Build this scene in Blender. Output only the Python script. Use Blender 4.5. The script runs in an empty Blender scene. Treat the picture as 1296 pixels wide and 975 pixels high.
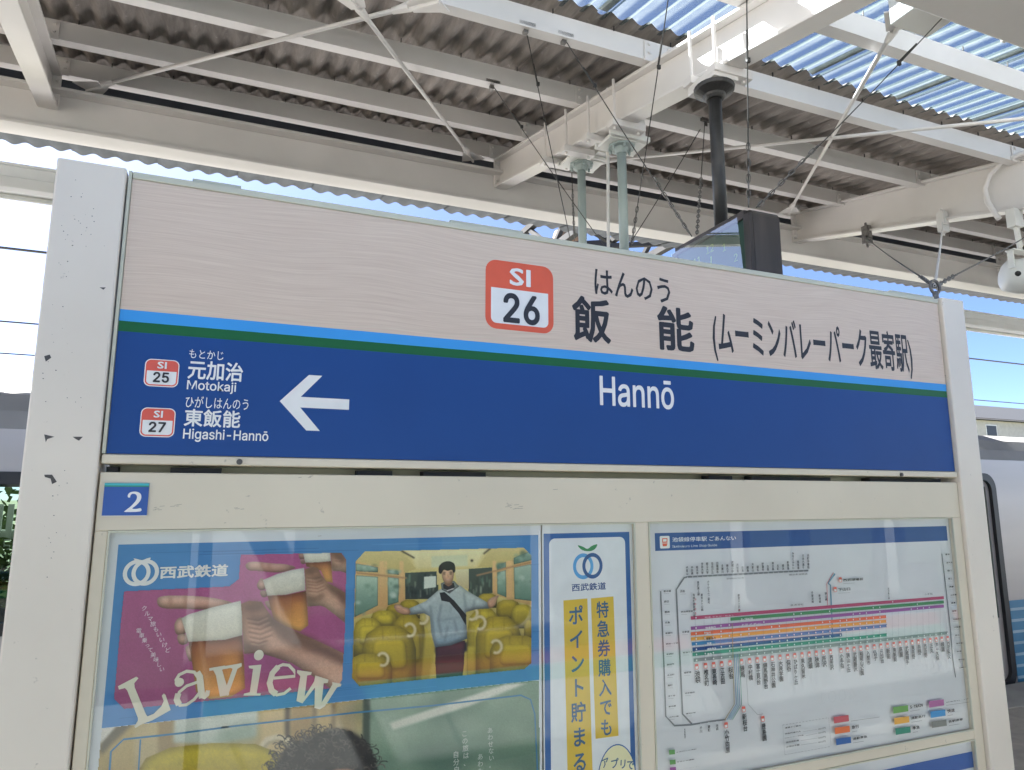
# Station name board on an island platform, under a butterfly canopy.
import bpy, bmesh, math, random
from mathutils import Vector, Matrix
random.seed(7)
R_ = math.radians
scene = bpy.context.scene
COL = scene.collection

# ------------------------------------------------------------------ camera
H = 1.65                       # eye height above the platform
FPX, CX, CY = 866.0, 648.0, 487.5
PITCH, YAW = R_(9.35), R_(22.5)
cam = bpy.data.cameras.new('camera')
cam.sensor_fit = 'HORIZONTAL'; cam.sensor_width = 36.0
cam.lens = 36.0 * FPX / 1296.0
cam.clip_start = 0.05; cam.clip_end = 2000
cam_o = bpy.data.objects.new('camera', cam); COL.objects.link(cam_o)
cam_o.location = (0, 0, H)
cam_o.rotation_euler = (R_(90) + PITCH, 0, -YAW)
scene.camera = cam_o

# ------------------------------------------------------------------ sky, sun, exposure
SUN_EL, SUN_AZ = R_(47), R_(-34)        # azimuth from +Y, clockwise seen from above
w = bpy.data.worlds.new('World'); scene.world = w; w.use_nodes = True
nt = w.node_tree
sky = nt.nodes.new('ShaderNodeTexSky'); sky.sky_type = 'NISHITA'; sky.sun_disc = False
sky.sun_elevation = SUN_EL; sky.sun_rotation = SUN_AZ
sky.air_density = .29; sky.dust_density = .6; sky.ozone_density = 3.2
bg = nt.nodes['Background']; bg.inputs[1].default_value = 0.05
nt.links.new(sky.outputs[0], bg.inputs[0])
sun = bpy.data.lights.new('sun', 'SUN'); sun.energy = 5.0; sun.angle = R_(0.5); sun.color = (1, .95, .87)
sun_o = bpy.data.objects.new('sun', sun); COL.objects.link(sun_o)
sd = Vector((math.sin(SUN_AZ) * math.cos(SUN_EL), math.cos(SUN_AZ) * math.cos(SUN_EL), math.sin(SUN_EL)))
sun_o.rotation_euler = (-sd).to_track_quat('-Z', 'Y').to_euler()
sun_o.location = sd * 40
vs = scene.view_settings
vs.view_transform = 'Standard'; vs.look = 'None'; vs.gamma = 1; vs.exposure = 3.4
vs.use_curve_mapping = False
scene.cycles.max_bounces = 10; scene.cycles.diffuse_bounces = 6; scene.cycles.transparent_max_bounces = 16
scene.cycles.caustics_reflective = False; scene.cycles.caustics_refractive = False
scene.cycles.use_denoising = True

# ------------------------------------------------------------------ survey: directions measured on site
cf_, sf_ = math.cos(YAW), math.sin(YAW)
FH = Vector((sf_, cf_, 0)); UPV = Vector((0, 0, 1))
RV = Vector((cf_, -sf_, 0)); FV = FH * math.cos(PITCH) + UPV * math.sin(PITCH); UV = UPV * math.cos(PITCH) - FH * math.sin(PITCH)
def ray(px, py): return FV * FPX + RV * (px - CX) + UV * (CY - py)
def onY(px, py, Y):
    r = ray(px, py); t = Y / r.y
    return Vector((r.x * t, Y, r.z * t + H))
D = 1.4                        # distance of the board's face
def S(px, py, d=D):
    p = onY(px, py, d); return (p.x, p.z)

# ------------------------------------------------------------------ materials
def lin(v):
    v /= 255.0
    return v / 12.92 if v <= .04045 else ((v + .055) / 1.055) ** 2.4
GAIN = 1.28
def ink(c, g=None):
    g = GAIN if g is None else g
    return tuple(min(.88, lin(x) * g) for x in c)
def new_mat(name):
    m = bpy.data.materials.new(name); m.use_nodes = True
    return m, m.node_tree, m.node_tree.nodes['Principled BSDF']
def paint(name, a, b=None, rough=.5, scale=3.0, metal=0.0, bump=0.0, bscale=60., stretch=(1, 1, 1), spec=.5, coat=0., detail=6., lo=.35, hi=.7):
    """a procedural surface: two tones mixed by noise, optional fine bump"""
    m, t, p = new_mat(name)
    tc = t.nodes.new('ShaderNodeTexCoord'); mp = t.nodes.new('ShaderNodeMapping'); mp.inputs['Scale'].default_value = stretch
    t.links.new(tc.outputs['Object'], mp.inputs[0])
    n = t.nodes.new('ShaderNodeTexNoise'); n.inputs['Scale'].default_value = scale; n.inputs['Detail'].default_value = detail
    t.links.new(mp.outputs[0], n.inputs['Vector'])
    r = t.nodes.new('ShaderNodeValToRGB'); b = b or tuple(x * .86 for x in a)
    r.color_ramp.elements[0].color = (*b, 1); r.color_ramp.elements[1].color = (*a, 1)
    r.color_ramp.elements[0].position = lo; r.color_ramp.elements[1].position = hi
    t.links.new(n.outputs['Fac'], r.inputs[0]); t.links.new(r.outputs[0], p.inputs['Base Color'])
    p.inputs['Roughness'].default_value = rough; p.inputs['Metallic'].default_value = metal
    p.inputs['Specular IOR Level'].default_value = spec; p.inputs['Coat Weight'].default_value = coat
    if bump:
        n2 = t.nodes.new('ShaderNodeTexNoise'); n2.inputs['Scale'].default_value = bscale; n2.inputs['Detail'].default_value = 5
        t.links.new(mp.outputs[0], n2.inputs['Vector'])
        bp = t.nodes.new('ShaderNodeBump'); bp.inputs['Strength'].default_value = bump; bp.inputs['Distance'].default_value = .01
        t.links.new(n2.outputs['Fac'], bp.inputs['Height']); t.links.new(bp.outputs[0], p.inputs['Normal'])
    return m

def weathered_steel(name, a, dirt, rough=.42):
    """old gloss paint: broad tone drift, small specks and thin scuffs of a shape of their own"""
    m, t, p = new_mat(name)
    tc = t.nodes.new('ShaderNodeTexCoord')
    n = t.nodes.new('ShaderNodeTexNoise'); n.inputs['Scale'].default_value = 2.2; n.inputs['Detail'].default_value = 8
    t.links.new(tc.outputs['Object'], n.inputs['Vector'])
    r = t.nodes.new('ShaderNodeValToRGB')
    r.color_ramp.elements[0].color = (*[x * .88 for x in a], 1); r.color_ramp.elements[1].color = (*a, 1)
    r.color_ramp.elements[0].position = .3; r.color_ramp.elements[1].position = .65
    t.links.new(n.outputs['Fac'], r.inputs[0])
    n2 = t.nodes.new('ShaderNodeTexNoise'); n2.inputs['Scale'].default_value = 38; n2.inputs['Detail'].default_value = 3; n2.inputs['Roughness'].default_value = .7
    t.links.new(tc.outputs['Object'], n2.inputs['Vector'])
    r2 = t.nodes.new('ShaderNodeValToRGB'); r2.color_ramp.elements[0].position = .68; r2.color_ramp.elements[1].position = .76
    t.links.new(n2.outputs['Fac'], r2.inputs[0])
    mx = t.nodes.new('ShaderNodeMix'); mx.data_type = 'RGBA'
    mul = t.nodes.new('ShaderNodeMath'); mul.operation = 'MULTIPLY'; mul.inputs[1].default_value = .55
    t.links.new(r2.outputs[0], mul.inputs[0]); t.links.new(mul.outputs[0], mx.inputs[0])
    t.links.new(r.outputs[0], mx.inputs[6]); mx.inputs[7].default_value = (*dirt, 1)
    t.links.new(mx.outputs[2], p.inputs['Base Color'])
    p.inputs['Roughness'].default_value = rough
    n3 = t.nodes.new('ShaderNodeTexNoise'); n3.inputs['Scale'].default_value = 14; n3.inputs['Detail'].default_value = 6
    t.links.new(tc.outputs['Object'], n3.inputs['Vector'])
    bp = t.nodes.new('ShaderNodeBump'); bp.inputs['Strength'].default_value = .06; bp.inputs['Distance'].default_value = .01
    t.links.new(n3.outputs['Fac'], bp.inputs['Height']); t.links.new(bp.outputs[0], p.inputs['Normal'])
    return m

def printed(name, rough, coat=0.):
    """printed sheet or vinyl: the ink of each printed shape is a face colour"""
    m, t, p = new_mat(name)
    a = t.nodes.new('ShaderNodeAttribute'); a.attribute_name = 'ink'
    tc = t.nodes.new('ShaderNodeTexCoord'); n = t.nodes.new('ShaderNodeTexNoise'); n.inputs['Scale'].default_value = 25; n.inputs['Detail'].default_value = 8
    t.links.new(tc.outputs['Object'], n.inputs['Vector'])
    mr = t.nodes.new('ShaderNodeMapRange'); mr.inputs['To Min'].default_value = .9; mr.inputs['To Max'].default_value = 1.08
    t.links.new(n.outputs['Fac'], mr.inputs['Value'])
    mx = t.nodes.new('ShaderNodeMix'); mx.data_type = 'RGBA'; mx.blend_type = 'MULTIPLY'; mx.inputs[0].default_value = 1
    t.links.new(a.outputs['Color'], mx.inputs[6]); t.links.new(mr.outputs[0], mx.inputs[7])
    t.links.new(mx.outputs[2], p.inputs['Base Color'])
    p.inputs['Roughness'].default_value = rough; p.inputs['Coat Weight'].default_value = coat
    return m
PRINT = printed('printed_paper', .6)
VINYL = printed('printed_vinyl', .42)

def glass(name, tint=(1, 1, 1), rough=.0, ior=1.5, boost=1.0):
    m, t, p = new_mat(name); t.nodes.remove(p); out = t.nodes['Material Output']
    ge = t.nodes.new('ShaderNodeNewGeometry')      # Schlick reflectance of a thin pane, same from both sides
    dt = t.nodes.new('ShaderNodeVectorMath'); dt.operation = 'DOT_PRODUCT'
    t.links.new(ge.outputs['Normal'], dt.inputs[0]); t.links.new(ge.outputs['Incoming'], dt.inputs[1])
    def mth(op, a, b=None):
        n = t.nodes.new('ShaderNodeMath'); n.operation = op; n.use_clamp = op in ('MULTIPLY', 'MULTIPLY_ADD') and False
        for i, v in enumerate((a, b)):
            if v is None: continue
            if isinstance(v, (int, float)): n.inputs[i].default_value = v
            else: t.links.new(v, n.inputs[i])
        return n.outputs[0]
    f0 = ((ior - 1) / (ior + 1)) ** 2 * 1.9
    c = mth('ABSOLUTE', dt.outputs['Value']); q = mth('POWER', mth('SUBTRACT', 1.0, c), 5.0)
    fac = mth('MINIMUM', mth('MULTIPLY', mth('ADD', mth('MULTIPLY', q, 1 - f0), f0), boost), 1.0)
    tr = t.nodes.new('ShaderNodeBsdfTransparent'); tr.inputs[0].default_value = (*tint, 1)
    gl = t.nodes.new('ShaderNodeBsdfGlossy'); gl.inputs['Roughness'].default_value = rough
    mx = t.nodes.new('ShaderNodeMixShader')
    t.links.new(fac, mx.inputs[0]); t.links.new(tr.outputs[0], mx.inputs[1]); t.links.new(gl.outputs[0], mx.inputs[2])
    t.links.new(mx.outputs[0], out.inputs[0])
    return m

def wood_print():
    m, t, p = new_mat('header_wood_print')
    tc = t.nodes.new('ShaderNodeTexCoord')
    n0 = t.nodes.new('ShaderNodeTexNoise'); n0.inputs['Scale'].default_value = 1.6; n0.inputs['Detail'].default_value = 2
    t.links.new(tc.outputs['Object'], n0.inputs['Vector'])
    mp = t.nodes.new('ShaderNodeMapping'); mp.inputs['Scale'].default_value = (.8, 1, 1)
    t.links.new(tc.outputs['Object'], mp.inputs[0])
    ad = t.nodes.new('ShaderNodeVectorMath'); ad.operation = 'MULTIPLY_ADD'; ad.inputs[1].default_value = (0, 0, .09)
    t.links.new(n0.outputs['Color'], ad.inputs[0]); t.links.new(mp.outputs[0], ad.inputs[2])
    mp2 = t.nodes.new('ShaderNodeMapping'); mp2.inputs['Scale'].default_value = (7, 1, 330)
    t.links.new(ad.outputs[0], mp2.inputs[0])
    n = t.nodes.new('ShaderNodeTexNoise'); n.inputs['Scale'].default_value = 1.0; n.inputs['Detail'].default_value = 7; n.inputs['Roughness'].default_value = .65
    t.links.new(mp2.outputs[0], n.inputs['Vector'])
    r = t.nodes.new('ShaderNodeValToRGB')
    e = r.color_ramp.elements
    e[0].position = .3; e[0].color = (*ink((188, 168, 152)), 1)
    e[1].position = .66; e[1].color = (*ink((205, 188, 172)), 1)
    t.links.new(n.outputs['Fac'], r.inputs[0]); t.links.new(r.outputs[0], p.inputs['Base Color'])
    p.inputs['Roughness'].default_value = .4
    return m

def asbestos():
    m, t, p = new_mat('corrugated_cement')
    tc = t.nodes.new('ShaderNodeTexCoord')
    mp = t.nodes.new('ShaderNodeMapping'); mp.inputs['Scale'].default_value = (9, 1.2, 9); t.links.new(tc.outputs['Object'], mp.inputs[0])
    n = t.nodes.new('ShaderNodeTexNoise'); n.inputs['Scale'].default_value = 1.5; n.inputs['Detail'].default_value = 9; n.inputs['Roughness'].default_value = .7
    t.links.new(mp.outputs[0], n.inputs['Vector'])
    r = t.nodes.new('ShaderNodeValToRGB'); e = r.color_ramp.elements
    e[0].position = .3; e[0].color = (.15, .132, .12, 1); e[1].position = .72; e[1].color = (.36, .325, .30, 1)
    t.links.new(n.outputs['Fac'], r.inputs[0])
    ns = t.nodes.new('ShaderNodeTexNoise'); ns.inputs['Scale'].default_value = 30; ns.inputs['Detail'].default_value = 3
    t.links.new(tc.outputs['Object'], ns.inputs['Vector'])
    rs = t.nodes.new('ShaderNodeValToRGB'); rs.color_ramp.elements[0].position = .66; rs.color_ramp.elements[1].position = .74
    t.links.new(ns.outputs['Fac'], rs.inputs[0])
    mx = t.nodes.new('ShaderNodeMix'); mx.data_type = 'RGBA'; mx.inputs[7].default_value = (.42, .40, .38, 1)
    ms = t.nodes.new('ShaderNodeMath'); ms.operation = 'MULTIPLY'; ms.inputs[1].default_value = .5
    t.links.new(rs.outputs[0], ms.inputs[0]); t.links.new(ms.outputs[0], mx.inputs[0]); t.links.new(r.outputs[0], mx.inputs[6])
    g = t.nodes.new('ShaderNodeNewGeometry')
    mr = t.nodes.new('ShaderNodeMapRange'); mr.inputs['To Min'].default_value = .75; mr.inputs['To Max'].default_value = 1.15
    t.links.new(g.outputs['Random Per Island'], mr.inputs['Value'])
    mm = t.nodes.new('ShaderNodeMix'); mm.data_type = 'RGBA'; mm.blend_type = 'MULTIPLY'; mm.inputs[0].default_value = 1
    t.links.new(mx.outputs[2], mm.inputs[6]); t.links.new(mr.outputs[0], mm.inputs[7])
    t.links.new(mm.outputs[2], p.inputs['Base Color']); p.inputs['Roughness'].default_value = .9
    bp = t.nodes.new('ShaderNodeBump'); bp.inputs['Strength'].default_value = .35; bp.inputs['Distance'].default_value = .01
    t.links.new(n.outputs['Fac'], bp.inputs['Height']); t.links.new(bp.outputs[0], p.inputs['Normal'])
    return m

def rooflight():
    m, t, p = new_mat('rooflight_sheet'); t.nodes.remove(p); out = t.nodes['Material Output']
    tc = t.nodes.new('ShaderNodeTexCoord')
    mp = t.nodes.new('ShaderNodeMapping'); mp.inputs['Scale'].default_value = (22, 9, 9); t.links.new(tc.outputs['Object'], mp.inputs[0])
    n = t.nodes.new('ShaderNodeTexNoise'); n.inputs['Scale'].default_value = 2.0; n.inputs['Detail'].default_value = 8; n.inputs['Roughness'].default_value = .75
    t.links.new(mp.outputs[0], n.inputs['Vector'])
    r = t.nodes.new('ShaderNodeMapRange'); r.inputs['From Min'].default_value = .3; r.inputs['From Max'].default_value = .75; r.inputs['To Min'].default_value = .08; r.inputs['To Max'].default_value = .36
    t.links.new(n.outputs['Fac'], r.inputs['Value'])
    lw = t.nodes.new('ShaderNodeLayerWeight'); lw.inputs[0].default_value = .35
    mx_ = t.nodes.new('ShaderNodeMath'); mx_.operation = 'ADD'; mx_.use_clamp = True
    t.links.new(r.outputs[0], mx_.inputs[0])
    ml = t.nodes.new('ShaderNodeMath'); ml.operation = 'MULTIPLY'; ml.inputs[1].default_value = .5
    ml.inputs[1].default_value = .3
    t.links.new(lw.outputs['Facing'], ml.inputs[0]); t.links.new(ml.outputs[0], mx_.inputs[1])
    tr = t.nodes.new('ShaderNodeBsdfTransparent'); tr.inputs[0].default_value = (.64, .71, .77, 1)
    tl = t.nodes.new('ShaderNodeBsdfTranslucent'); tl.inputs[0].default_value = (.24, .28, .28, 1)
    df = t.nodes.new('ShaderNodeBsdfDiffuse'); df.inputs[0].default_value = (.22, .27, .25, 1)
    a = t.nodes.new('ShaderNodeMixShader'); a.inputs[0].default_value = .5
    t.links.new(tl.outputs[0], a.inputs[1]); t.links.new(df.outputs[0], a.inputs[2])
    b = t.nodes.new('ShaderNodeMixShader')
    t.links.new(mx_.outputs[0], b.inputs[0]); t.links.new(tr.outputs[0], b.inputs[1]); t.links.new(a.outputs[0], b.inputs[2])
    t.links.new(b.outputs[0], out.inputs[0])
    return m

M = dict(
    sign_steel=weathered_steel('sign_cream_paint', ink((204, 195, 177)), (.22, .20, .18)),
    sign_post=weathered_steel('post_white_paint', ink((212, 204, 193)), (.20, .18, .17)),
    frame_edge=paint('header_edge_paint', ink((188, 188, 172)), rough=.4),
    steel=paint('canopy_paint', (.73, .705, .69), (.62, .60, .585), rough=.38, scale=1.8, bump=.05, bscale=20),
    sheet=asbestos(), light=rooflight(),
    grime=paint('rooflight_grime', (.05, .055, .06), (.02, .022, .025), rough=.9),
    bolt=paint('dark_bolt', (.03, .03, .03), rough=.6, metal=.3),
    clock_box=paint('clock_bronze', (.075, .06, .05), (.048, .038, .032), rough=.42, scale=3, stretch=(8, 8, 1), metal=.2),
    pole_dark=paint('black_pole_paint', (.035, .034, .034), (.02, .02, .02), rough=.45, scale=12, bump=.1, bscale=80),
    pole_green=paint('grey_green_paint', (.36, .43, .42), (.30, .36, .35), rough=.45),
    white_box=paint('off_white_paint', (.74, .74, .71), (.64, .64, .61), rough=.45),
    wire=paint('dark_wire', (.05, .048, .046), rough=.5, metal=.4),
    zinc=paint('zinc_fittings', (.22, .21, .20), (.12, .115, .11), rough=.45, metal=.5, scale=40),
    rope=paint('pale_rod', (.68, .67, .65), rough=.5),
    glass=glass('case_glass', (.97, .985, .98), boost=.5),
    train_glass=glass('train_glass', (.22, .31, .27), boost=.22),
    clock_glass=glass('clock_glass', (.8, .95, .85), boost=2.8),
    silver=paint('brushed_silver', (.48, .445, .43), (.42, .39, .378), rough=.34, scale=1.2, metal=.35, stretch=(.3, 1, 3), bump=.04, bscale=6),
    silver_roof=paint('train_roof', (.26, .263, .275), (.21, .213, .222), rough=.6),
    train_white=paint('train_white', (.62, .61, .58), rough=.3, coat=.1),
    reflection_blue=paint('reflection_blue', (.07, .25, .42), (.055, .20, .35), rough=.35),
    reflection_pale=paint('reflection_pale_line', (.35, .50, .60), rough=.35),
    band_blue=paint('band_blue', (.07, .22, .5), rough=.35), band_red=paint('band_red', (.55, .10, .10), rough=.35), band_green=paint('band_green', (.08, .36, .20), rough=.35),
    rubber=paint('black_rubber', (.018, .018, .02), rough=.4), dark=paint('dark_interior', (.05, .055, .06), rough=.8),
    seat=paint('navy_moquette', (.03, .05, .10), rough=.9),
    asphalt=paint('platform_paving', (.49, .44, .38), (.37, .33, .29), rough=.9, scale=9, bump=.4, bscale=140),
    concrete=paint('platform_concrete', (.38, .37, .35), (.28, .27, .26), rough=.9, scale=3, bump=.3),
    ballast=paint('track_ballast', (.36, .32, .29), (.20, .175, .155), rough=1, scale=60, bump=1., bscale=60),
    rail=paint('rail_steel', (.16, .11, .08), rough=.5, metal=.6),
    earth=paint('ground_earth', (.20, .18, .13), (.09, .11, .06), rough=1, scale=.6),
    gantry=paint('gantry_zinc', (.06, .062, .068), (.04, .042, .046), rough=.95, spec=.1, scale=2), yellow=paint('tactile_yellow', (.62, .42, .05), rough=.7),
    leaf=paint('leaf_green', (.10, .14, .04), (.05, .085, .022), rough=.6, scale=6), bark=paint('bark', (.12, .09, .06), rough=.9),
    fence=paint('fence_white', (.55, .57, .55), rough=.6),
    house_wall=paint('house_render', (.50, .49, .48), rough=.9), house_roof=paint('house_tiles', (.030, .034, .042), (.018, .021, .027), rough=.7, scale=30),
    lamp=paint('lamp_housing', (.72, .73, .74), rough=.35),
    dial=paint('clock_dial', (.030, .075, .045), (.02, .05, .03), rough=.5),
    numeral=paint('clock_numerals', (.45, .62, .12), rough=.5),
    brown=paint('rusty_brown', (.22, .14, .09), (.10, .07, .05), rough=.9, scale=8),
)
M['shade_grey'] = paint('shade_grey_sheet', (.095, .105, .125), (.06, .066, .08), rough=.8, scale=4)  # darker copy of the roof sheet, the eave's shade put into its colour
M['wood'] = wood_print()
for k_, c_ in dict(blue=(22, 66, 130), sky_blue=(58, 146, 218), green=(20, 92, 52), orange=(206, 88, 60)).items():
    M['h_' + k_] = paint('header_' + k_, ink(c_), tuple(x * .93 for x in ink(c_)), rough=.45, scale=6, spec=.35)

# ------------------------------------------------------------------ mesh helpers
class MB:
    def __init__(s, xf=None): s.v = []; s.f = []; s.mi = []; s.cur = 0; s.xf = xf; s.smooth = False
    def add(s, vs_, fs):
        b = len(s.v); s.v += [tuple(v) for v in vs_]
        s.f += [tuple(b + i for i in f) for f in fs]; s.mi += [s.cur] * len(fs); return s
    def box(s, x0, x1, y0, y1, z0, z1):
        return s.add([(x0, y0, z0), (x1, y0, z0), (x1, y1, z0), (x0, y1, z0), (x0, y0, z1), (x1, y0, z1), (x1, y1, z1), (x0, y1, z1)],
                     [(3, 2, 1, 0), (4, 5, 6, 7), (0, 1, 5, 4), (1, 2, 6, 5), (2, 3, 7, 6), (3, 0, 4, 7)])
    def hexa(s, p):   # 8 corner points, bottom ring then top ring
        return s.add(p, [(3, 2, 1, 0), (4, 5, 6, 7), (0, 1, 5, 4), (1, 2, 6, 5), (2, 3, 7, 6), (3, 0, 4, 7)])
    def tube(s, pts, r, n=10, cap=True):
        pts = [Vector(p) for p in pts]; rings = []
        rr = r if isinstance(r, (list, tuple)) else [r] * len(pts)
        prev = None; vs_ = []
        for i, p in enumerate(pts):
            d = (pts[min(i + 1, len(pts) - 1)] - pts[max(i - 1, 0)]).normalized()
            if prev is None: a = d.cross(Vector((0, 0, 1)) if abs(d.z) < .9 else Vector((1, 0, 0))).normalized()
            else: a = (prev - d * prev.dot(d)).normalized()
            prev = a; b = d.cross(a)
            for k in range(n):
                t = 2 * math.pi * k / n; vs_.append(p + (a * math.cos(t) + b * math.sin(t)) * rr[i])
        fs = []
        for i in range(len(pts) - 1):
            for k in range(n): fs.append((i * n + k, i * n + (k + 1) % n, (i + 1) * n + (k + 1) % n, (i + 1) * n + k))
        if cap: fs.append(tuple(range(n - 1, -1, -1))); fs.append(tuple((len(pts) - 1) * n + k for k in range(n)))
        return s.add(vs_, fs)
    def bar(s, p, q, w_, h_, up=(0, 0, 1)):
        p, q = Vector(p), Vector(q); d = (q - p).normalized(); a = d.cross(Vector(up)).normalized() * w_ / 2; b = a.cross(d).normalized() * h_ / 2
        return s.hexa([p - a - b, p + a - b, q + a - b, q - a - b, p - a + b, p + a + b, q + a + b, q - a + b])
    def prism(s, pts, ax, c0, c1):
        """closed 2D outline pushed along axis ax ('x','y','z') between c0 and c1"""
        n = len(pts)
        def P(u, v, c): return (c, u, v) if ax == 'x' else (u, c, v) if ax == 'y' else (u, v, c)
        vs_ = [P(u, v, c0) for u, v in pts] + [P(u, v, c1) for u, v in pts]
        fs = [tuple(range(n - 1, -1, -1)), tuple(range(n, 2 * n))] + [(i, (i + 1) % n, n + (i + 1) % n, n + i) for i in range(n)]
        return s.add(vs_, fs)
    def ball(s, c, rx, ry=None, rz=None, nu=14, nv=9):
        ry = ry or rx; rz = rz or rx; vs_ = []; fs = []
        for j in range(nv + 1):
            t = math.pi * j / nv
            for i in range(nu):
                a = 2 * math.pi * i / nu; vs_.append((c[0] + rx * math.sin(t) * math.cos(a), c[1] + ry * math.sin(t) * math.sin(a), c[2] + rz * math.cos(t)))
        for j in range(nv):
            for i in range(nu): fs.append((j * nu + i, (j + 1) * nu + i, (j + 1) * nu + (i + 1) % nu, j * nu + (i + 1) % nu))
        return s.add(vs_, fs)
    def build(s, name, mats, parent=None, smooth=False, bevel=0.0, seg=2):
        me = bpy.data.meshes.new(name); vs_ = [s.xf(*v) for v in s.v] if s.xf else s.v
        base = parent.matrix_world.translation.copy() if parent else Vector((0, 0, 0))
        if parent:
            q = parent; base = Vector((0, 0, 0))
            while q: base += Vector(q.location); q = q.parent
        me.from_pydata([tuple(Vector(v) - base) for v in vs_], [], s.f)
        mats = mats if isinstance(mats, (list, tuple)) else [mats]
        for m in mats: me.materials.append(m)
        if len(mats) > 1: me.polygons.foreach_set('material_index', s.mi)
        if getattr(s, 'colors', None):
            at = me.color_attributes.new('ink', 'FLOAT_COLOR', 'POINT')
            flat = []
            for c in s.colors: flat += [c[0], c[1], c[2], 1.0]
            at.data.foreach_set('color', flat)
        bm = bmesh.new(); bm.from_mesh(me)
        if not getattr(s, 'colors', None): bmesh.ops.recalc_face_normals(bm, faces=bm.faces)
        bm.to_mesh(me); bm.free()
        if smooth: me.polygons.foreach_set('use_smooth', [True] * len(me.polygons))
        me.update()
        o = bpy.data.objects.new(name, me); COL.objects.link(o); o.parent = parent
        if bevel:
            b = o.modifiers.new('bevel', 'BEVEL'); b.width = bevel; b.segments = seg; b.limit_method = 'ANGLE'; b.angle_limit = R_(40)
        return o
def tag(o, label=None, cat=None, group=None, kind=None):
    if label: o['label'] = label
    if cat: o['category'] = cat
    if group: o['group'] = group
    if kind: o['kind'] = kind
    return o
def thing(name, loc, label, cat, group=None):
    o = bpy.data.objects.new(name, None); COL.objects.link(o); o.location = loc; o.empty_display_size = .1
    return tag(o, label, cat, group)
def copy_tree(o, parent=None):
    c = o.copy(); COL.objects.link(c)
    if parent is not None: c.parent = parent
    for ch in list(o.children): copy_tree(ch, c)
    return c

# ------------------------------------------------------------------ lettering (outlines made by the text tool, kept as meshes)
_tc = {}
try:      # the sans face that ships with Blender; the built-in face serves if it is missing
    SANS = bpy.data.fonts.load(bpy.utils.system_resource('DATAFILES', path='fonts') + '/Inter.woff2')
except Exception:
    SANS = None
def glyphs(s, bold=0.0, res=2):
    key = (s, round(bold, 3), res)
    if key in _tc: return _tc[key]
    c = bpy.data.curves.new('lettering', 'FONT'); c.body = s; c.resolution_u = res
    if (s.isascii() or 'ō' in s) and s != 'SI':
        if SANS: c.font = SANS
    o = bpy.data.objects.new('lettering', c); COL.objects.link(o)
    dg = bpy.context.evaluated_depsgraph_get(); dg.update()
    me = bpy.data.meshes.new_from_object(o.evaluated_get(dg))
    vs_ = [(v.co.x, v.co.y) for v in me.vertices]; fs = [tuple(p.vertices) for p in me.polygons]
    bpy.data.objects.remove(o); bpy.data.curves.remove(c); bpy.data.meshes.remove(me)
    if bold:      # heavier weight: the outline struck several times round a small circle
        n = len(vs_); k = 8 if bold > .009 else 4; V, F = [], []
        for j in range(k):
            dx, dy = bold * math.cos(2 * math.pi * (j + .5) / k), bold * math.sin(2 * math.pi * (j + .5) / k)
            V += [(x + dx, y + dy) for x, y in vs_]; F += [tuple(i + n * j for i in f) for f in fs]
        vs_, fs = V, F
    _tc[key] = (vs_, fs); return _tc[key]

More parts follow.
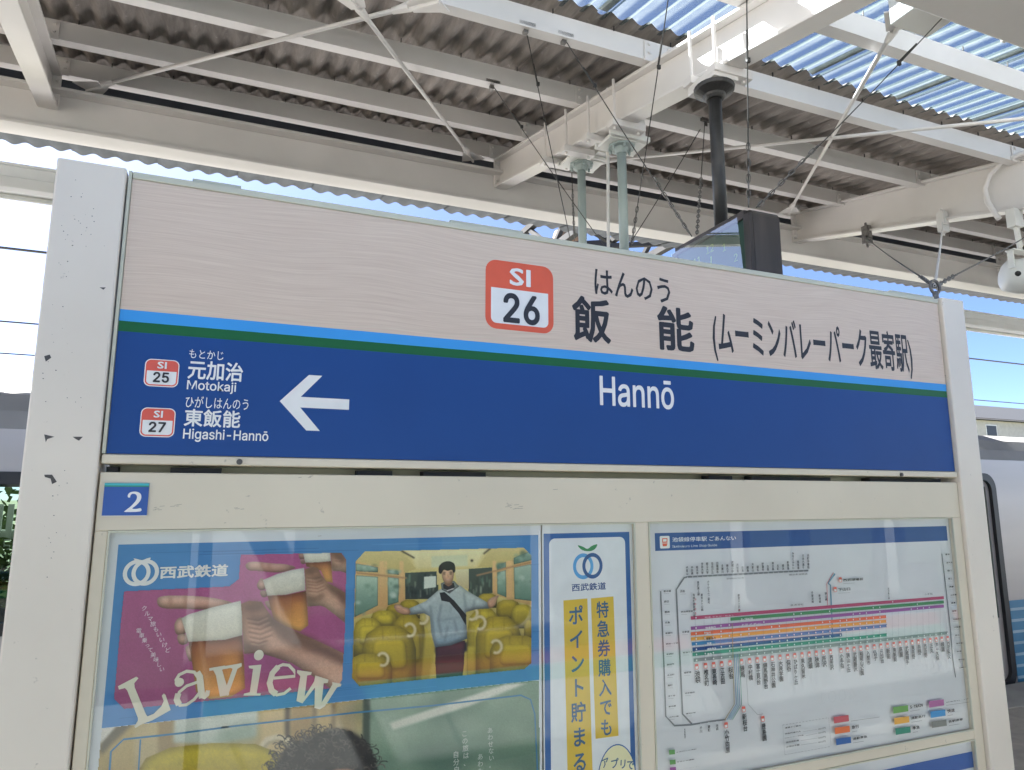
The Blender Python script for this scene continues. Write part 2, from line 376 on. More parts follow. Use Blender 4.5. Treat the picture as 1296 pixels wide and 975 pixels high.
class Art(MB):
    """flat printed shapes on a vertical sheet facing -Y; each later shape lies a hair in front"""
    def __init__(s, y, d=None, step=2e-5, g=None):
        super().__init__(); s.y = y; s.d = d or y; s.step = step; s.n = 0; s.colors = []; s.g = g
    def px(s, p): return S(p[0], p[1], s.d)
    def _y(s): s.n += 1; return s.y - s.n * s.step
    def raw(s, pts, fs, col, strikes=1):
        y = s._y(); c = ink(col, s.g) if not callable(col) else None
        n = len(pts) // strikes
        s.add([(x, y - (i // max(1, n)) * s.step / 10, z) for i, (x, z) in enumerate(pts)], fs)
        for p in pts: s.colors.append(c if c else ink(col(p), s.g))
    def plane_poly(s, pts, col):
        a = sum(pts[i][0] * pts[(i + 1) % len(pts)][1] - pts[(i + 1) % len(pts)][0] * pts[i][1] for i in range(len(pts)))
        if a < 0: pts = pts[::-1]
        s.raw(pts, [tuple(range(len(pts)))], col)
    def poly(s, pts, col, sm=False):
        if sm: pts = smooth(pts)
        s.plane_poly([s.px(p) for p in pts], col)
    def shade(s, pts, c0, c1, sm=False):
        """shape whose printed tone runs from c0 (top) to c1 (bottom): strips between its upper and lower edge"""
        if sm: pts = smooth(pts)
        q = [s.px(p) for p in pts]; zs = [p[1] for p in q]; z0, z1 = min(zs), max(zs)
        bm = bmesh.new(); vv = [bm.verts.new((x, 0, z)) for x, z in q]
        try: bm.faces.new(vv)
        except ValueError: bm.free(); return
        for k in range(1, 7):
            zc = z0 + (z1 - z0) * k / 7
            bmesh.ops.bisect_plane(bm, geom=bm.verts[:] + bm.edges[:] + bm.faces[:], plane_co=(0, 0, zc), plane_no=(0, 0, 1))
        bm.verts.index_update()
        ps = [(v.co.x, v.co.z) for v in bm.verts]; fs = [tuple(v.index for v in f.verts) for f in bm.faces]; bm.free()
        def cf(p):
            t = (z1 - p[1]) / max(1e-6, z1 - z0); return tuple(a + (b - a) * t for a, b in zip(c0, c1))
        s.raw(ps, fs, cf)
    def line(s, pts, w_, col):
        """stroke, width in metres"""
        q = [Vector(s.px(p)) for p in pts]; L = []; Rr = []
        for i, p in enumerate(q):
            d = (q[min(i + 1, len(q) - 1)] - q[max(i - 1, 0)]).normalized(); n = Vector((-d.y, d.x)) * w_ / 2
            L.append(p + n); Rr.append(p - n)
        n = len(q)
        s.raw([tuple(p) for p in L + Rr], [(i, n + i, n + i + 1, i + 1) for i in range(n - 1)], col)
    def ellipse(s, c, rx, ry, col, n=20, hole=0):
        """c in picture units, radii in metres"""
        x, z = s.px(c)
        if hole:
            a = [(x + rx * math.cos(2 * math.pi * k / n), z + ry * math.sin(2 * math.pi * k / n)) for k in range(n)]
            b = [(x + rx * hole * math.cos(2 * math.pi * k / n), z + ry * hole * math.sin(2 * math.pi * k / n)) for k in range(n)]
            s.raw(a + b, [(k, (k + 1) % n, n + (k + 1) % n, n + k) for k in range(n)], col)
        else: s.plane_poly([(x + rx * math.cos(2 * math.pi * k / n), z + ry * math.sin(2 * math.pi * k / n)) for k in range(n)], col)
    def rrect(s, x0, z0, x1, z1, r, col):
        s.plane_poly(rr(x0, z0, x1, z1, r), col)
    def text(s, t, bl, tr, col, bold=0.0, res=2):
        """fill the rectangle between two measured corners with the words t"""
        x0, z0 = s.px(bl); x1, z1 = s.px(tr); s.text_xz(t, x0, z0, x1, z1, col, bold, res)
    def text_xz(s, t, x0, z0, x1, z1, col, bold=0.0, res=2):
        vs_, fs = glyphs(t, bold, res)
        if not vs_: return
        ax = min(v[0] for v in vs_); bx = max(v[0] for v in vs_); ay = min(v[1] for v in vs_); by = max(v[1] for v in vs_)
        s.raw([(x0 + (x - ax) / (bx - ax) * (x1 - x0), z0 + (y - ay) / max(1e-6, by - ay) * (z1 - z0)) for x, y in vs_], fs, col, (8 if bold > .009 else 4) if bold else 1)
    def char(s, ch, x, z, size, col, bold=0.0, ang=0.0, res=2, sx=1.0):
        vs_, fs = glyphs(ch, bold, res); ca, sa = math.cos(ang), math.sin(ang)
        out = []
        for u, v in vs_:
            u = (u - .5) * size * sx; v = (v - .38) * size; out.append((x + u * ca - v * sa, z + u * sa + v * ca))
        if out: s.raw(out, fs, col, (8 if bold > .009 else 4) if bold else 1)
    def vtext(s, t, top, bot, col, bold=0.0, fill=.92, res=2, sx=1.0):
        a, b = Vector(s.px(top)), Vector(s.px(bot)); n = len(t); step = (b - a) / n; L = step.length
        for i, ch in enumerate(t):
            p = a + step * (i + .5); s.char(ch, p.x, p.y, L * fill, col, bold, -math.pi / 2 if ch in 'ー（）「」' else 0, res, sx)
def rr(x0, z0, x1, z1, r, n=6):
    out = []
    for cx, cz, a0 in ((x1 - r, z0 + r, -90), (x1 - r, z1 - r, 0), (x0 + r, z1 - r, 90), (x0 + r, z0 + r, 180)):
        for k in range(n + 1):
            a = R_(a0 + 90 * k / n); out.append((cx + r * math.cos(a), cz + r * math.sin(a)))
    return out
def smooth(p, n=4):
    out = []; m = len(p)
    for i in range(m):
        p0, p1, p2, p3 = (Vector(p[(i + k - 1) % m]) for k in range(4))
        for k in range(n):
            t = k / n; out.append(tuple(.5 * ((2 * p1) + (p2 - p0) * t + (2 * p0 - 5 * p1 + 4 * p2 - p3) * t * t + (3 * p1 - p0 - 3 * p2 + p3) * t ** 3)))
    return out
def zm(ox, oy, k): return lambda x, y: (ox + x / k, oy + y / k)
def mp_(f, pts): return [f(*p) for p in pts]

# ================================================================== SETTING
# ---- ground, platform, tracks
tag(MB().add([(-900, -900, -1.25), (900, -900, -1.25), (900, 900, -1.25), (-900, 900, -1.25)], [(0, 1, 2, 3)]).build('ground', M['earth']), kind='structure')
for y0, y1 in ((4.27, 12.0), (-6.5, -1.52)):
    tag(MB().box(-60, 90, y0, y1, -1.3, -1.12).build('track_bed', M['ballast']), kind='structure')
pf = MB().box(-40, 60, -1.52, 4.24, -1.2, 0)
tag(pf.build('platform', M['asphalt']), kind='structure')
for y0, y1 in ((3.82, 4.27), (-1.55, -1.1)):
    tag(MB().box(-40, 60, y0, y1, -.12, .006).build('platform_edge', M['concrete']), kind='structure')

# ---- canopy frame: x along the platform, y across, h above the eye (survey units), K to metres
K = .88
TH = R_(-.6); ct, st = math.cos(TH), math.sin(TH)
def C(x, y, h): return (K * (x * ct - y * st), K * (x * st + y * ct), H + K * h)
canopy = thing('platform_canopy', (0, 0, 0), 'cream steel canopy with brown corrugated roof sheets and a blue rooflight strip', 'canopy')
YC = 1.5                                            # valley line
X0, X1 = -10.0, 22.0
def mir(y): return 2 * YC - y
SK = -.107
def rafx(x0, y): return x0 + SK * (y - 4.85)
# beams along the platform (far and near)
def h_beam(name, yc, half, hb, ht, x0=X0, x1=X1, tf=.022, tw=.02):
    b = MB(C)
    b.box(x0, x1, yc - half, yc + half, hb, hb + tf); b.box(x0, x1, yc - half, yc + half, ht - tf, ht); b.box(x0, x1, yc - tw / 2, yc + tw / 2, hb + tf, ht - tf)
    return b.build(name, M['steel'], canopy, bevel=.004)
h_beam('eave_beam', 4.775, .088, 2.25, 2.537)
h_beam('eave_beam', mir(4.775), .088, 2.25, 2.537)
# valley beam over the board, a closed box
vb = MB(C); vb.box(X0, X1, 1.16, 1.62, 1.93, 2.06); vb.box(X0, X1, 1.30, 1.48, 1.70, 1.93)
vb.build('valley_beam', M['steel'], canopy, bevel=.006)

def rafter(x0, b0, bs, t0, ts, ya, yb, wd=.113, near=False):
    """tapered I section between ya and yb; bottom h=b0+bs*y, top h=t0+ts*y"""
    m = MB(C); n = 1
    def F(y): return mir(y) if near else y
    def slab(u0, u1, f0, f1):
        p = []
        for f in (f0, f1):
            for (y, u) in ((ya, u0), (ya, u1), (yb, u1), (yb, u0)): p.append((rafx(x0, y) + u, F(y), f(y)))
        m.hexa(p)
    bt = lambda y: b0 + bs * y
    tp = lambda y: t0 + ts * y
    slab(0, wd, bt, lambda y: bt(y) + .02); slab(0, wd, lambda y: tp(y) - .02, tp); slab(wd / 2 - .009, wd / 2 + .009, lambda y: bt(y) + .02, lambda y: tp(y) - .02)
    # end plate with bolts against the eave beam
    p = []
    for f in (bt, tp):
        for (y, u) in ((yb - .02, 0), (yb - .02, wd), (yb, wd), (yb, 0)): p.append((rafx(x0, y) + u, F(y), f(y) + (.004 if f is bt else -.004)))
    m.hexa(p)
    for k in range(3):
        for u in (.02, wd - .02):
            y = yb - .03; m.tube([(rafx(x0, y) + u, F(y - .008), bt(y) + .06 + k * .065), (rafx(x0, y) + u, F(y + .01), bt(y) + .06 + k * .065)], .011, 6)
    return m.build('rafter', M['steel'], canopy, bevel=.004)
RX = [-7.3, -4.3, -1.295, 1.747, 4.78, 7.72, 10.75, 13.8, 16.8, 19.8]
for x0 in RX:
    if abs(x0 - 4.78) < .01: rafter(x0, 1.374, .216, 1.905, .166, 1.62, 4.765)
    else: rafter(x0, 1.622, .166, 1.867, .166, 1.62, 4.765)
    rafter(x0, 1.622, .166, 1.867, .166, 1.62, 4.765, near=True)

# purlins: lipped channels on cleats
PY = [1.62, 2.19, 2.88, 3.55, 4.25, 4.78, 5.45, 6.05]
def purlin(y, near=False):
    hb = 1.875 + .166 * y; ph = .118
    F = (lambda v: mir(v)) if near else (lambda v: v)
    m = MB(C)
    def bx(y0, y1, z0, z1): a, b = sorted((F(y0), F(y1))); m.box(X0, X1, a, b, z0, z1)
    bx(y - .010, y, hb, hb + ph)                     # web
    bx(y, y + .055, hb, hb + .010); bx(y, y + .055, hb + ph - .010, hb + ph)
    bx(y + .047, y + .055, hb + .010, hb + .03)
    o = m.build('purlin', M['steel'], canopy)
    if near: return
    if y > 5: return
    for x0 in RX:
        u = rafx(x0, y); c = MB(C)
        c.box(u - .03, u + .15, y - .022, y - .012, hb - .012, hb + ph - .012)
        for k in range(2):
            for e in (-.005, .125): c.tube([(u + e, y - .034, hb + .035 + k * .05), (u + e, y - .022, hb + .035 + k * .05)], .010, 6)
        c.build('cleat', M['steel'], o)
for y in PY: purlin(y); purlin(y, near=True)

# roof sheets: corrugated, 0.72 units wide, one edge lapped over the next
PITCHC, AMP, SW = .12, .017, .72
def wave_x(u): return AMP * math.cos(2 * math.pi * u / PITCHC)
def sheets(name, mat, ya, yb, joint, dz=0., near=False, rows=2, lift=.014, res=8, pitch=None, boxy=False):
    PITCHC = pitch or .12; SW = PITCHC * round(.72 / PITCHC)
    m = MB(C); F = (lambda v: mir(v)) if near else (lambda v: v)
    n = int((X1 - X0) / SW); ncol = int(SW / PITCHC * res) + 4
    for i in range(n):
        xs = joint + SW * (i + math.floor((X0 - joint) / SW)); vs_ = []; fs = []
        jit = random.uniform(-.003, .003)
        for r in range(rows):
            y = ya + (yb - ya) * r / (rows - 1)
            for k in range(ncol):
                u = k * PITCHC / res; x = xs + u - .066 * (y - 4.3)
                wv = math.cos(2 * math.pi * u / PITCHC)
                if boxy: wv = math.tanh(4.5 * (wv + .55))
                z = 2.012 + .166 * y + AMP * wv + lift * (u / SW) + dz + jit
                vs_.append((x, F(y), z))
        for r in range(rows - 1):
            for k in range(ncol - 1): a = r * ncol + k; fs.append((a, a + 1, a + ncol + 1, a + ncol))
        m.add(vs_, fs)
    return m
eave = sheets('', None, 5.0, 7.06, .745, dz=.0, pitch=.18).build('eave_sheeting', M['shade_grey'], canopy, smooth=True)
mid = sheets('', None, 2.80, 5.12, .745, dz=.02).build('roof_sheeting', M['sheet'], canopy, smooth=True)
rl = sheets('', None, 1.58, 2.86, .785, dz=.034, boxy=True, res=16).build('rooflight_sheeting', M['light'], canopy, smooth=True)
cbm = MB(C); cbm.box(X0, X1, 5.00, 5.012, 2.50, 2.86); cbm.build('shade_board', M['shade_grey'], canopy)  # added dark board standing in for the shade above the eave beam
sheets('', None, 3.1, 7.06, .745, near=True).build('roof_sheeting', M['sheet'], canopy, smooth=True)
sheets('', None, 1.58, 3.16, .785, dz=.03, near=True, boxy=True, res=16).build('rooflight_sheeting', M['light'], canopy, smooth=True)  # unseen near strip, made wide so more sun bounces onto the board
# grime lying in the lap of each rooflight sheet
g = MB(C)
for i in range(-12, 28):
    xs = .785 + SW * i
    p = []
    wgr = random.uniform(.04, .07)
    for (y, u) in ((1.6, .03), (1.6, .03 + wgr), (2.84, .03 + wgr * .8), (2.84, .03)):
        p.append((xs + u - .066 * (y - 4.3), y, 2.012 + .166 * y + wave_x(u) + .066))
    g.add(p, [(0, 1, 2, 3)])
tag(g.build('lap_grime', M['grime'], rl), kind='stuff')
# hook bolts that hold the sheets down to the purlins
hb_ = MB(C)
for y in PY[1:6]:
    for i in range(-30, 92):
        if (i * 7 + int(y * 3)) % 3: continue
        x = .745 + .06 + PITCHC * i * 1.0 - .066 * (y - 4.3)
        hb_.box(x - .0022, x + .0022, y - .02, y - .014, 1.875 + .166 * y + .112, 1.875 + .166 * y + .138)
tag(hb_.build('hook_bolts', M['bolt'], canopy), kind='stuff')

# bracing rods in the roof plane with gusset plates
def rod(p, q, name='brace_rod', r=.012):
    m = MB(C); m.tube([p, q], r, 8)
    o = m.build(name, M['steel'], canopy, smooth=True)
    d = (Vector(q) - Vector(p)).normalized()
    for e, s_ in ((Vector(p), 1), (Vector(q), -1)):
        g_ = MB(C)
        a = e - d * s_ * .02; b = e + d * s_ * .15
        g_.tube([b, b + d * s_ * .10], [.024, .016], 8)
        g_.bar(a, b, .012, .05)
        side = d.cross(Vector((0, 0, 1))).normalized() * .09
        g_.hexa([a - side - Vector((0, 0, .008)), a + side - Vector((0, 0, .008)), b + side * .4 - Vector((0, 0, .008)), b - side * .4 - Vector((0, 0, .008)),
                 a - side, a + side, b + side * .4, b - side * .4])
        g_.build('gusset', M['steel'], o)
    return o
def cray(px, py, yc=None, plane=None):
    """survey sight line met with a vertical plane y=yc, or with a sloped plane h=a+b*y, in canopy units"""
    r = ray(px, py); rx = r.x * ct + r.y * st; ry = -r.x * st + r.y * ct; rz = r.z
    t = yc / ry if yc is not None else plane[0] / (rz - plane[1] * ry)
    return (rx * t, ry * t, rz * t)
PL = (1.80, .166)
BR0 = cray(112, 112, plane=PL); BR0e = cray(552, 0, plane=(1.84, .166))
rod(BR0, BR0e)
rod(cray(598, 201, plane=PL), cray(436, -14, plane=PL))
rod(cray(999, 268, plane=PL), cray(1145, 14, plane=(1.82, .166)))
rod(cray(742, 206, plane=PL), cray(1420, 138, plane=PL))

# ================================================================== STATION NAME BOARD
sx0, zt = S(75, 203); xl1 = S(161, 228)[0]; xr0 = S(1205, 600)[0]; xr1 = S(1214, 380)[0]
sign = thing('station_name_board', (.9, 1.44, 0), 'large blue station name board with a white arrow and a header printed like pale wood', 'station sign')
ZT = 2.262
lp = MB().box(-.320, -.2085, 1.388, 1.50, 0, ZT).build('post', M['sign_post'], sign, bevel=.004)
rp = MB().box(2.0225, 2.122, 1.388, 1.50, 0, ZT + .004).build('post', M['sign_post'], sign, bevel=.004)
HX0, HX1 = -.199, 2.0165; HZ0, HZ1 = 1.7275, 2.2465
ZS1, ZS2, ZS3 = S(155, 393)[1], S(154, 408)[1], S(153, 421)[1]
ZS1 = (S(155, 391.8)[1] + S(1197, 486.5)[1]) / 2; ZS2 = (S(154, 407)[1] + S(1198, 495)[1]) / 2; ZS3 = (S(153, 420)[1] + S(1198, 503)[1]) / 2
box = MB().box(HX0 - .004, HX1 + .003, 1.404, 1.49, HZ0 - .002, HZ1 + .016).build('header_box', M['frame_edge'], sign, bevel=.003)
f = MB(); f.cur = 0
def band(z0, z1, i): f.cur = i; f.box(HX0, HX1, 1.400, 1.406, z0, z1)
band(ZS1, HZ1, 0); band(ZS2, ZS1, 1); band(ZS3, ZS2, 2); band(HZ0, ZS3, 3)
face = f.build('header_face', [M['wood'], M['h_sky_blue'], M['h_green'], M['h_blue']], sign)
ft = MB(); ft.box(HX0, HX1, 1.396, 1.4035, HZ1 + .0005, HZ1 + .014); ft.build('top_trim', M['frame_edge'], sign, bevel=.002)
ft = MB(); ft.box(HX0 - .0065, HX0 - .001, 1.396, 1.404, HZ0, HZ1 + .014); ft.build('side_trim', M['frame_edge'], sign)
for px_ in ((243, 305), (572, 664), (1118, 1172)):
    a = S(px_[0], 230)[0]; b = S(px_[1], 240)[0]
    MB().box(a, b, 1.41, 1.47, HZ1 + .0165, HZ1 + .026).build('top_cover', M['frame_edge'], sign, bevel=.002)
# lower rail of the header
RZ1 = HZ0 - .0015; RZ0 = (S(130, 588)[1] + S(1208, 604)[1]) / 2
MB().box(-.205, 2.018, 1.394, 1.46, RZ0, RZ1).build('lower_rail', M['sign_steel'], sign, bevel=.003)
for p_ in ((303, 585), (1138, 601)):
    x, z = S(*p_); sc_ = MB(); sc_.tube([(x, 1.395, z), (x, 1.390, z)], .0055, 12); sc_.tube([(x, 1.391, z), (x, 1.388, z)], .0028, 8); sc_.build('screw', M['zinc'], sign)
# cabinet under it: an open frame round three glazed cases
CZ1 = (S(128, 599)[1] + S(1208, 610)[1]) / 2
OZ1 = (S(137, 673)[1] + S(1205, 654.5)[1]) / 2
OL0, OL1 = S(137, 673)[0], S(803.5, 661)[0]; OR0, OR1 = S(820.5, 660)[0], S(1205, 655)[0]
MZ0 = (S(1238, 923)[1] + S(1020, 965)[1]) / 2; MZ1 = (S(1238.5, 934)[1] + S(1040, 975)[1]) / 2
CB = .62
cab = MB()
Y0, Y1 = 1.400, 1.43
cab.box(-.2055, 2.0205, Y0, Y1, OZ1, CZ1)
cab.box(-.2055, OL0, Y0, Y1, CB, OZ1); cab.box(OL1, OR0, Y0, Y1, CB, OZ1); cab.box(OR1, 2.0205, Y0, Y1, CB, OZ1)
cab.box(OR0, OR1, Y0, Y1, MZ1, MZ0); cab.box(OL0, OL1, Y0, Y1, CB, CB + .06); cab.box(OR0, OR1, Y0, Y1, CB, CB + .06)
cab.build('case_frame', M['sign_steel'], sign, bevel=.0015, seg=1)
MB().box(-.2055, 2.0205, 1.431, 1.49, CB, CZ1 - .002).build('case_back', M['sign_steel'], sign)
for a, b, c, d in ((OL0, OL1, CB + .06, OZ1), (OR0, OR1, MZ0, OZ1), (OR0, OR1, CB + .06, MZ1)):
    MB().add([(a, 1.404, c), (b, 1.404, c), (b, 1.404, d), (a, 1.404, d)], [(0, 1, 2, 3)]).build('glass_pane', M['glass'], sign)
    t_ = MB(); e = .003
    t_.box(a, a + e, 1.398, 1.403, c, d); t_.box(b - e, b, 1.398, 1.403, c, d); t_.box(a + e, b - e, 1.398, 1.403, d - e, d); t_.box(a + e, b - e, 1.398, 1.403, c, c + e)
    t_.build('glazing_bead', M['frame_edge'], sign)
# leftovers of cable and packing in the slot between rail and cabinet
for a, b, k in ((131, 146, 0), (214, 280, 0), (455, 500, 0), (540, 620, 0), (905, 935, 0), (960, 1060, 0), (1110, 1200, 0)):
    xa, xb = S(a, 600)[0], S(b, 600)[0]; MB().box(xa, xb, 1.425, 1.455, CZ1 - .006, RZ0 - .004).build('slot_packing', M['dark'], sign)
MB().box(-.2, 2.015, 1.462, 1.468, CZ1 - .01, RZ0 + .01).build('slot_backplate', M['frame_edge'], sign)

# number badges
WH = (236, 233, 230)
def badge(tl, br, num, sz_si, sz_num, r, rim, sx):
    x0, z1 = S(*tl); x1, z0 = S(*br); a = Art(1.3995, D)
    if sx:    # small ones carry a white rim
        a.rrect(x0, z0, x1, z1, r, (232, 226, 224)); e = rim
        a.rrect(x0 + e, z0 + e, x1 - e, z1 - e, r - e * .8, (205, 86, 72)); x0 += e; x1 -= e; z0 += e; z1 -= e; r -= e * .8
    else: a.rrect(x0, z0, x1, z1, r, (207, 88, 60))
    e = rim * 1.5 if sx else rim
    zm_ = z0 + (z1 - z0) * (.575 if sx else .595)
    o = []
    rr2 = r - e
    pts = [(x1 - e, zm_), (x0 + e, zm_)]
    for k in range(7):
        t = R_(180 + 90 * k / 6); pts.append((x0 + e + rr2 + rr2 * math.cos(t), z0 + e + rr2 + rr2 * math.sin(t)))
    for k in range(7):
        t = R_(270 + 90 * k / 6); pts.append((x1 - e - rr2 + rr2 * math.cos(t), z0 + e + rr2 + rr2 * math.sin(t)))
    a.plane_poly(pts, WH)
    b = a.build('number_badge', VINYL, sign)
    l = Art(1.3985, D); l.text('SI', *sz_si, WH, .022); l.text(num, *sz_num, (40, 40, 44), .022)
    l.build('badge_lettering', VINYL, b)
z4 = zm(0, 325, 3); z5 = zm(432, 325, 3); z6 = zm(864, 325, 3)
badge((614.6, 327.3), (700.6, 423.5), '26', (z5(638, 108), z5(718, 52)), (z5(614, 250), z5(752, 152)), .0265, .0135, 0)
badge((184.3, 453.8), (225, 491), '25', (z4(597, 425), z4(635, 401)), (z4(580, 477), z4(644, 441)), .0105, .0016, 1)
badge((179, 515.5), (220, 554), '27', (z4(583, 611), z4(620, 586)), (z4(563, 666), z4(631, 629)), .0105, .0016, 1)
# lettering on the header
BK = (36, 34, 36)
l = Art(1.3995, D)
l.text('はんのう', (752.5, 372.5), (847.5, 353.5), BK, .012)
o_ = glyphs('飯')
l.text('飯', (724.5, 431.5), (772, 379), BK, .024); l.text('能', (833, 442.5), (876.8, 392), BK, .024)
l.build('header_lettering', VINYL, sign)
l = Art(1.3995, D)
l.text('(ムーミンバレーパーク最寄駅)', (903.2, 456.5), (1151.5, 423), BK, .016)
l.build('header_lettering', VINYL, sign)
l = Art(1.3995, D)
l.text('Hannō', (759.3, 513.5), (852, 482.8), (226, 228, 232), .012)
l.build('header_lettering', VINYL, sign); l = Art(1.3995, D)
LW = (222, 226, 232)
l.text('もとかじ', z4(717, 385), z4(850, 361), LW, .004); l.text('元加治', z4(711, 464), z4(925, 405), LW, .022); l.text('Motokaji', z4(708, 513), z4(898, 479), LW, .012)
l.build('destination_lettering', VINYL, sign); l = Art(1.3995, D)
l.text('ひがしはんのう', z4(703, 572), z4(945, 540), LW, .004); l.text('東飯能', z4(697, 644), z4(915, 586), LW, .022); l.text('Higashi-Hannō', z4(693, 702), z4(1020, 663), LW, .012)
l.build('destination_lettering', VINYL, sign)
l = Art(1.3995, D)
tipx, tipz = S(353.8, 511); ux, uz = S(391, 474.8); u2x = S(408, 474.5)[0]; lz = S(390, 545.5)[1]; ex_, ez1 = S(442, 505.8); ez0 = S(442, 519)[1]
shz = (ez1 + ez0) / 2; hh = (ez1 - ez0) / 2
tz = shz; up = uz; lo = 2 * shz - uz
k1 = tipx + (ux - tipx) * .66
inx = S(379.5, 511)[0]
l.plane_poly([(ux, up), (u2x, up), (inx + hh * .1, shz + hh), (inx + hh * .1, shz), (tipx, shz)], (228, 230, 234))
l.plane_poly([(tipx, shz), (inx + hh * .1, shz), (inx + hh * .1, shz - hh), (u2x, lo), (ux, lo)], (228, 230, 234))
l.plane_poly([(inx, shz - hh), (ex_, shz - hh), (ex_, shz + hh), (inx, shz + hh)], (228, 230, 234))
l.build('direction_arrow', VINYL, sign)
# platform number plate
x0, z1 = S(133, 611.6); x1, z0 = S(185.8, 653)
pl = MB().box(x0, x1, 1.3965, 1.3997, z0, z1).build('platform_number_plate', paint('plate_blue', ink((44, 84, 158)), rough=.35), sign)
a = Art(1.3962, D)
a.plane_poly([(x0, z1 - .0055), (x1, z1 - .0055), (x1, z1), (x0, z1)], (64, 168, 178))
a.plane_poly([(x0, z1 - .0065), (x1, z1 - .0065), (x1, z1 - .004), (x0, z1 - .004)], (50, 130, 110))
a.plane_poly([(x0, z0), (x1, z0), (x1, z0 + .0008), (x0, z0 + .0008)], (225, 225, 222))
q = zm(120, 560, 4.32)
a.poly(smooth(mp_(q, [(182, 300), (184, 284), (200, 272), (228, 270), (250, 280), (256, 300), (248, 322), (228, 344), (206, 362), (230, 364), (252, 360), (250, 378), (168, 381), (170, 372), (200, 348), (226, 318), (232, 298), (224, 284), (206, 282), (196, 292), (194, 302)]), 3), (226, 226, 222))
a.build('plate_lettering', VINYL, pl)
# chipped paint
ch = Art(1.3876, 1.388)
for p_ in ([(56, 550), (69, 553), (60, 556), (58, 560)], [(92, 553), (105, 553), (100, 558), (96, 556)], [(56, 601), (66, 601), (72, 610), (66, 613), (64, 606), (57, 604)], [(56, 451), (63, 449), (65, 453), (58, 458)], [(126, 364), (134, 364), (131, 367)]):
    ch = Art(1.3876, 1.388); ch.poly(p_, (70, 68, 66)); ch.build('paint_chip', VINYL, lp)
ch = Art(1.3876, 1.388)
for k in range(70):
    u, v = random.choice(((88, 265), (100, 285), (75, 300), (110, 300), (70, 330), (66, 350), (70, 420), (60, 470), (90, 520), (110, 380), (70, 640), (62, 700), (100, 270)))
    x = u + random.gauss(0, 11); y = v + random.gauss(0, 26)
    t_ = max(0, (y - 203) / 772); lo_, hi_ = 75 - 83 * t_ + 6, 160 - 66 * t_ - 8
    if y < 214 or not lo_ < x < hi_: continue
    s_ = random.uniform(.35, 1.1); ch.poly([(x - s_, y), (x, y - s_ * .7), (x + s_ * random.uniform(.6, 1.6), y + s_ * .2), (x, y + s_ * .8)], (96, 92, 88))
tag(ch.build('paint_specks', VINYL, lp), kind='stuff')
ch = Art(1.3996, 1.4)
for (x, y, n_) in ((385, 603, 4), (200, 643, 5), (222, 641, 4), (300, 645, 3), (655, 642, 6), (640, 640, 3), (276, 662, 1), (395, 676, 1), (700, 620, 1)):
    for k in range(n_):
        a_ = x + random.uniform(-8, 8); b_ = y + random.uniform(-3, 3); w_ = random.uniform(2, 7)
        ch.poly([(a_, b_), (a_ + w_, b_ - .5), (a_ + w_ + .4, b_ - .05), (a_ + .4, b_ + .4)], (140, 134, 122))
tag(ch.build('scuff_marks', VINYL, sign), kind='stuff')

# ================================================================== POSTERS (flat prints behind the glass)
PYP = 1.4115
def sheet_poster(name, corners, label, cat):
    """paper sheet as a thin slab; returns (thing, depth)"""
    pass
case_l = OL0 + .001, OL1 - .001
GP = None
zA = zm(0, 600, 2.5995); zB = zm(432, 600, 2.5995)
za = zm(120, 670, 6.48); zb = zm(130, 790, 5.269); zc = zm(280, 790, 5.27); zd = zm(300, 670, 6.5); ze = zm(430, 680, 4.985); zf = zm(680, 660, 3.095)
# ---------- travel poster
tp = thing('travel_poster', (.35, PYP, 1.1), 'blue railway poster with hands holding beer cups and a man between yellow train seats', 'poster')
LB, RB = (684.5, 668), None
bx1 = S(684.3, 680, PYP)[0]
MB().box(case_l[0], bx1, PYP, PYP + .0015, .70, OZ1 - .002).build('paper', paint('poster_paper', ink((206, 208, 210)), rough=.6), tp)
BLU = (72, 132, 186)
A = Art(PYP - .0002, PYP, g=1.06)
bl0 = S(*zA(390, 228), PYP); btop = (S(*zA(390, 228), PYP)[1] + S(*zB(648, 205), PYP)[1]) / 2; bx0 = bl0[0]
bxr = S(*zB(648, 205), PYP)[0]; bbot = (S(*zA(333, 830), PYP)[1] + S(*zB(650, 683), PYP)[1]) / 2
A.plane_poly([(bx0, bbot), (bxr, bbot), (bxr, btop), (bx0, btop)], BLU)
# horizontal grain of the blue ground
for k in range(46):
    z = random.uniform(bbot, btop); xa = random.uniform(bx0, bxr - .1); L = random.uniform(.05, .35)
    A.plane_poly([(xa, z), (min(bxr, xa + L), z), (min(bxr, xa + L), z + .0012), (xa, z + .001)], random.choice(((62, 120, 172), (82, 142, 194), (58, 112, 165))))
A.build('blue_ground', PRINT, tp)
A = Art(PYP - .0016, PYP, g=1.1)
WT = (222, 221, 216)
A.text('西武鉄道', za(530, 408), za(1096, 284), WT, .03)
lcx = za(345, 357); lcx2 = za(415, 354)
for c in (lcx, lcx2): A.ellipse(c, .0218, .0228, WT, 28, .70)
A.poly(smooth(mp_(za, [(318, 240), (350, 244), (388, 254), (425, 240), (460, 233), (440, 262), (400, 272), (350, 266)]), 3), WT)
A.build('railway_logo', PRINT, tp)
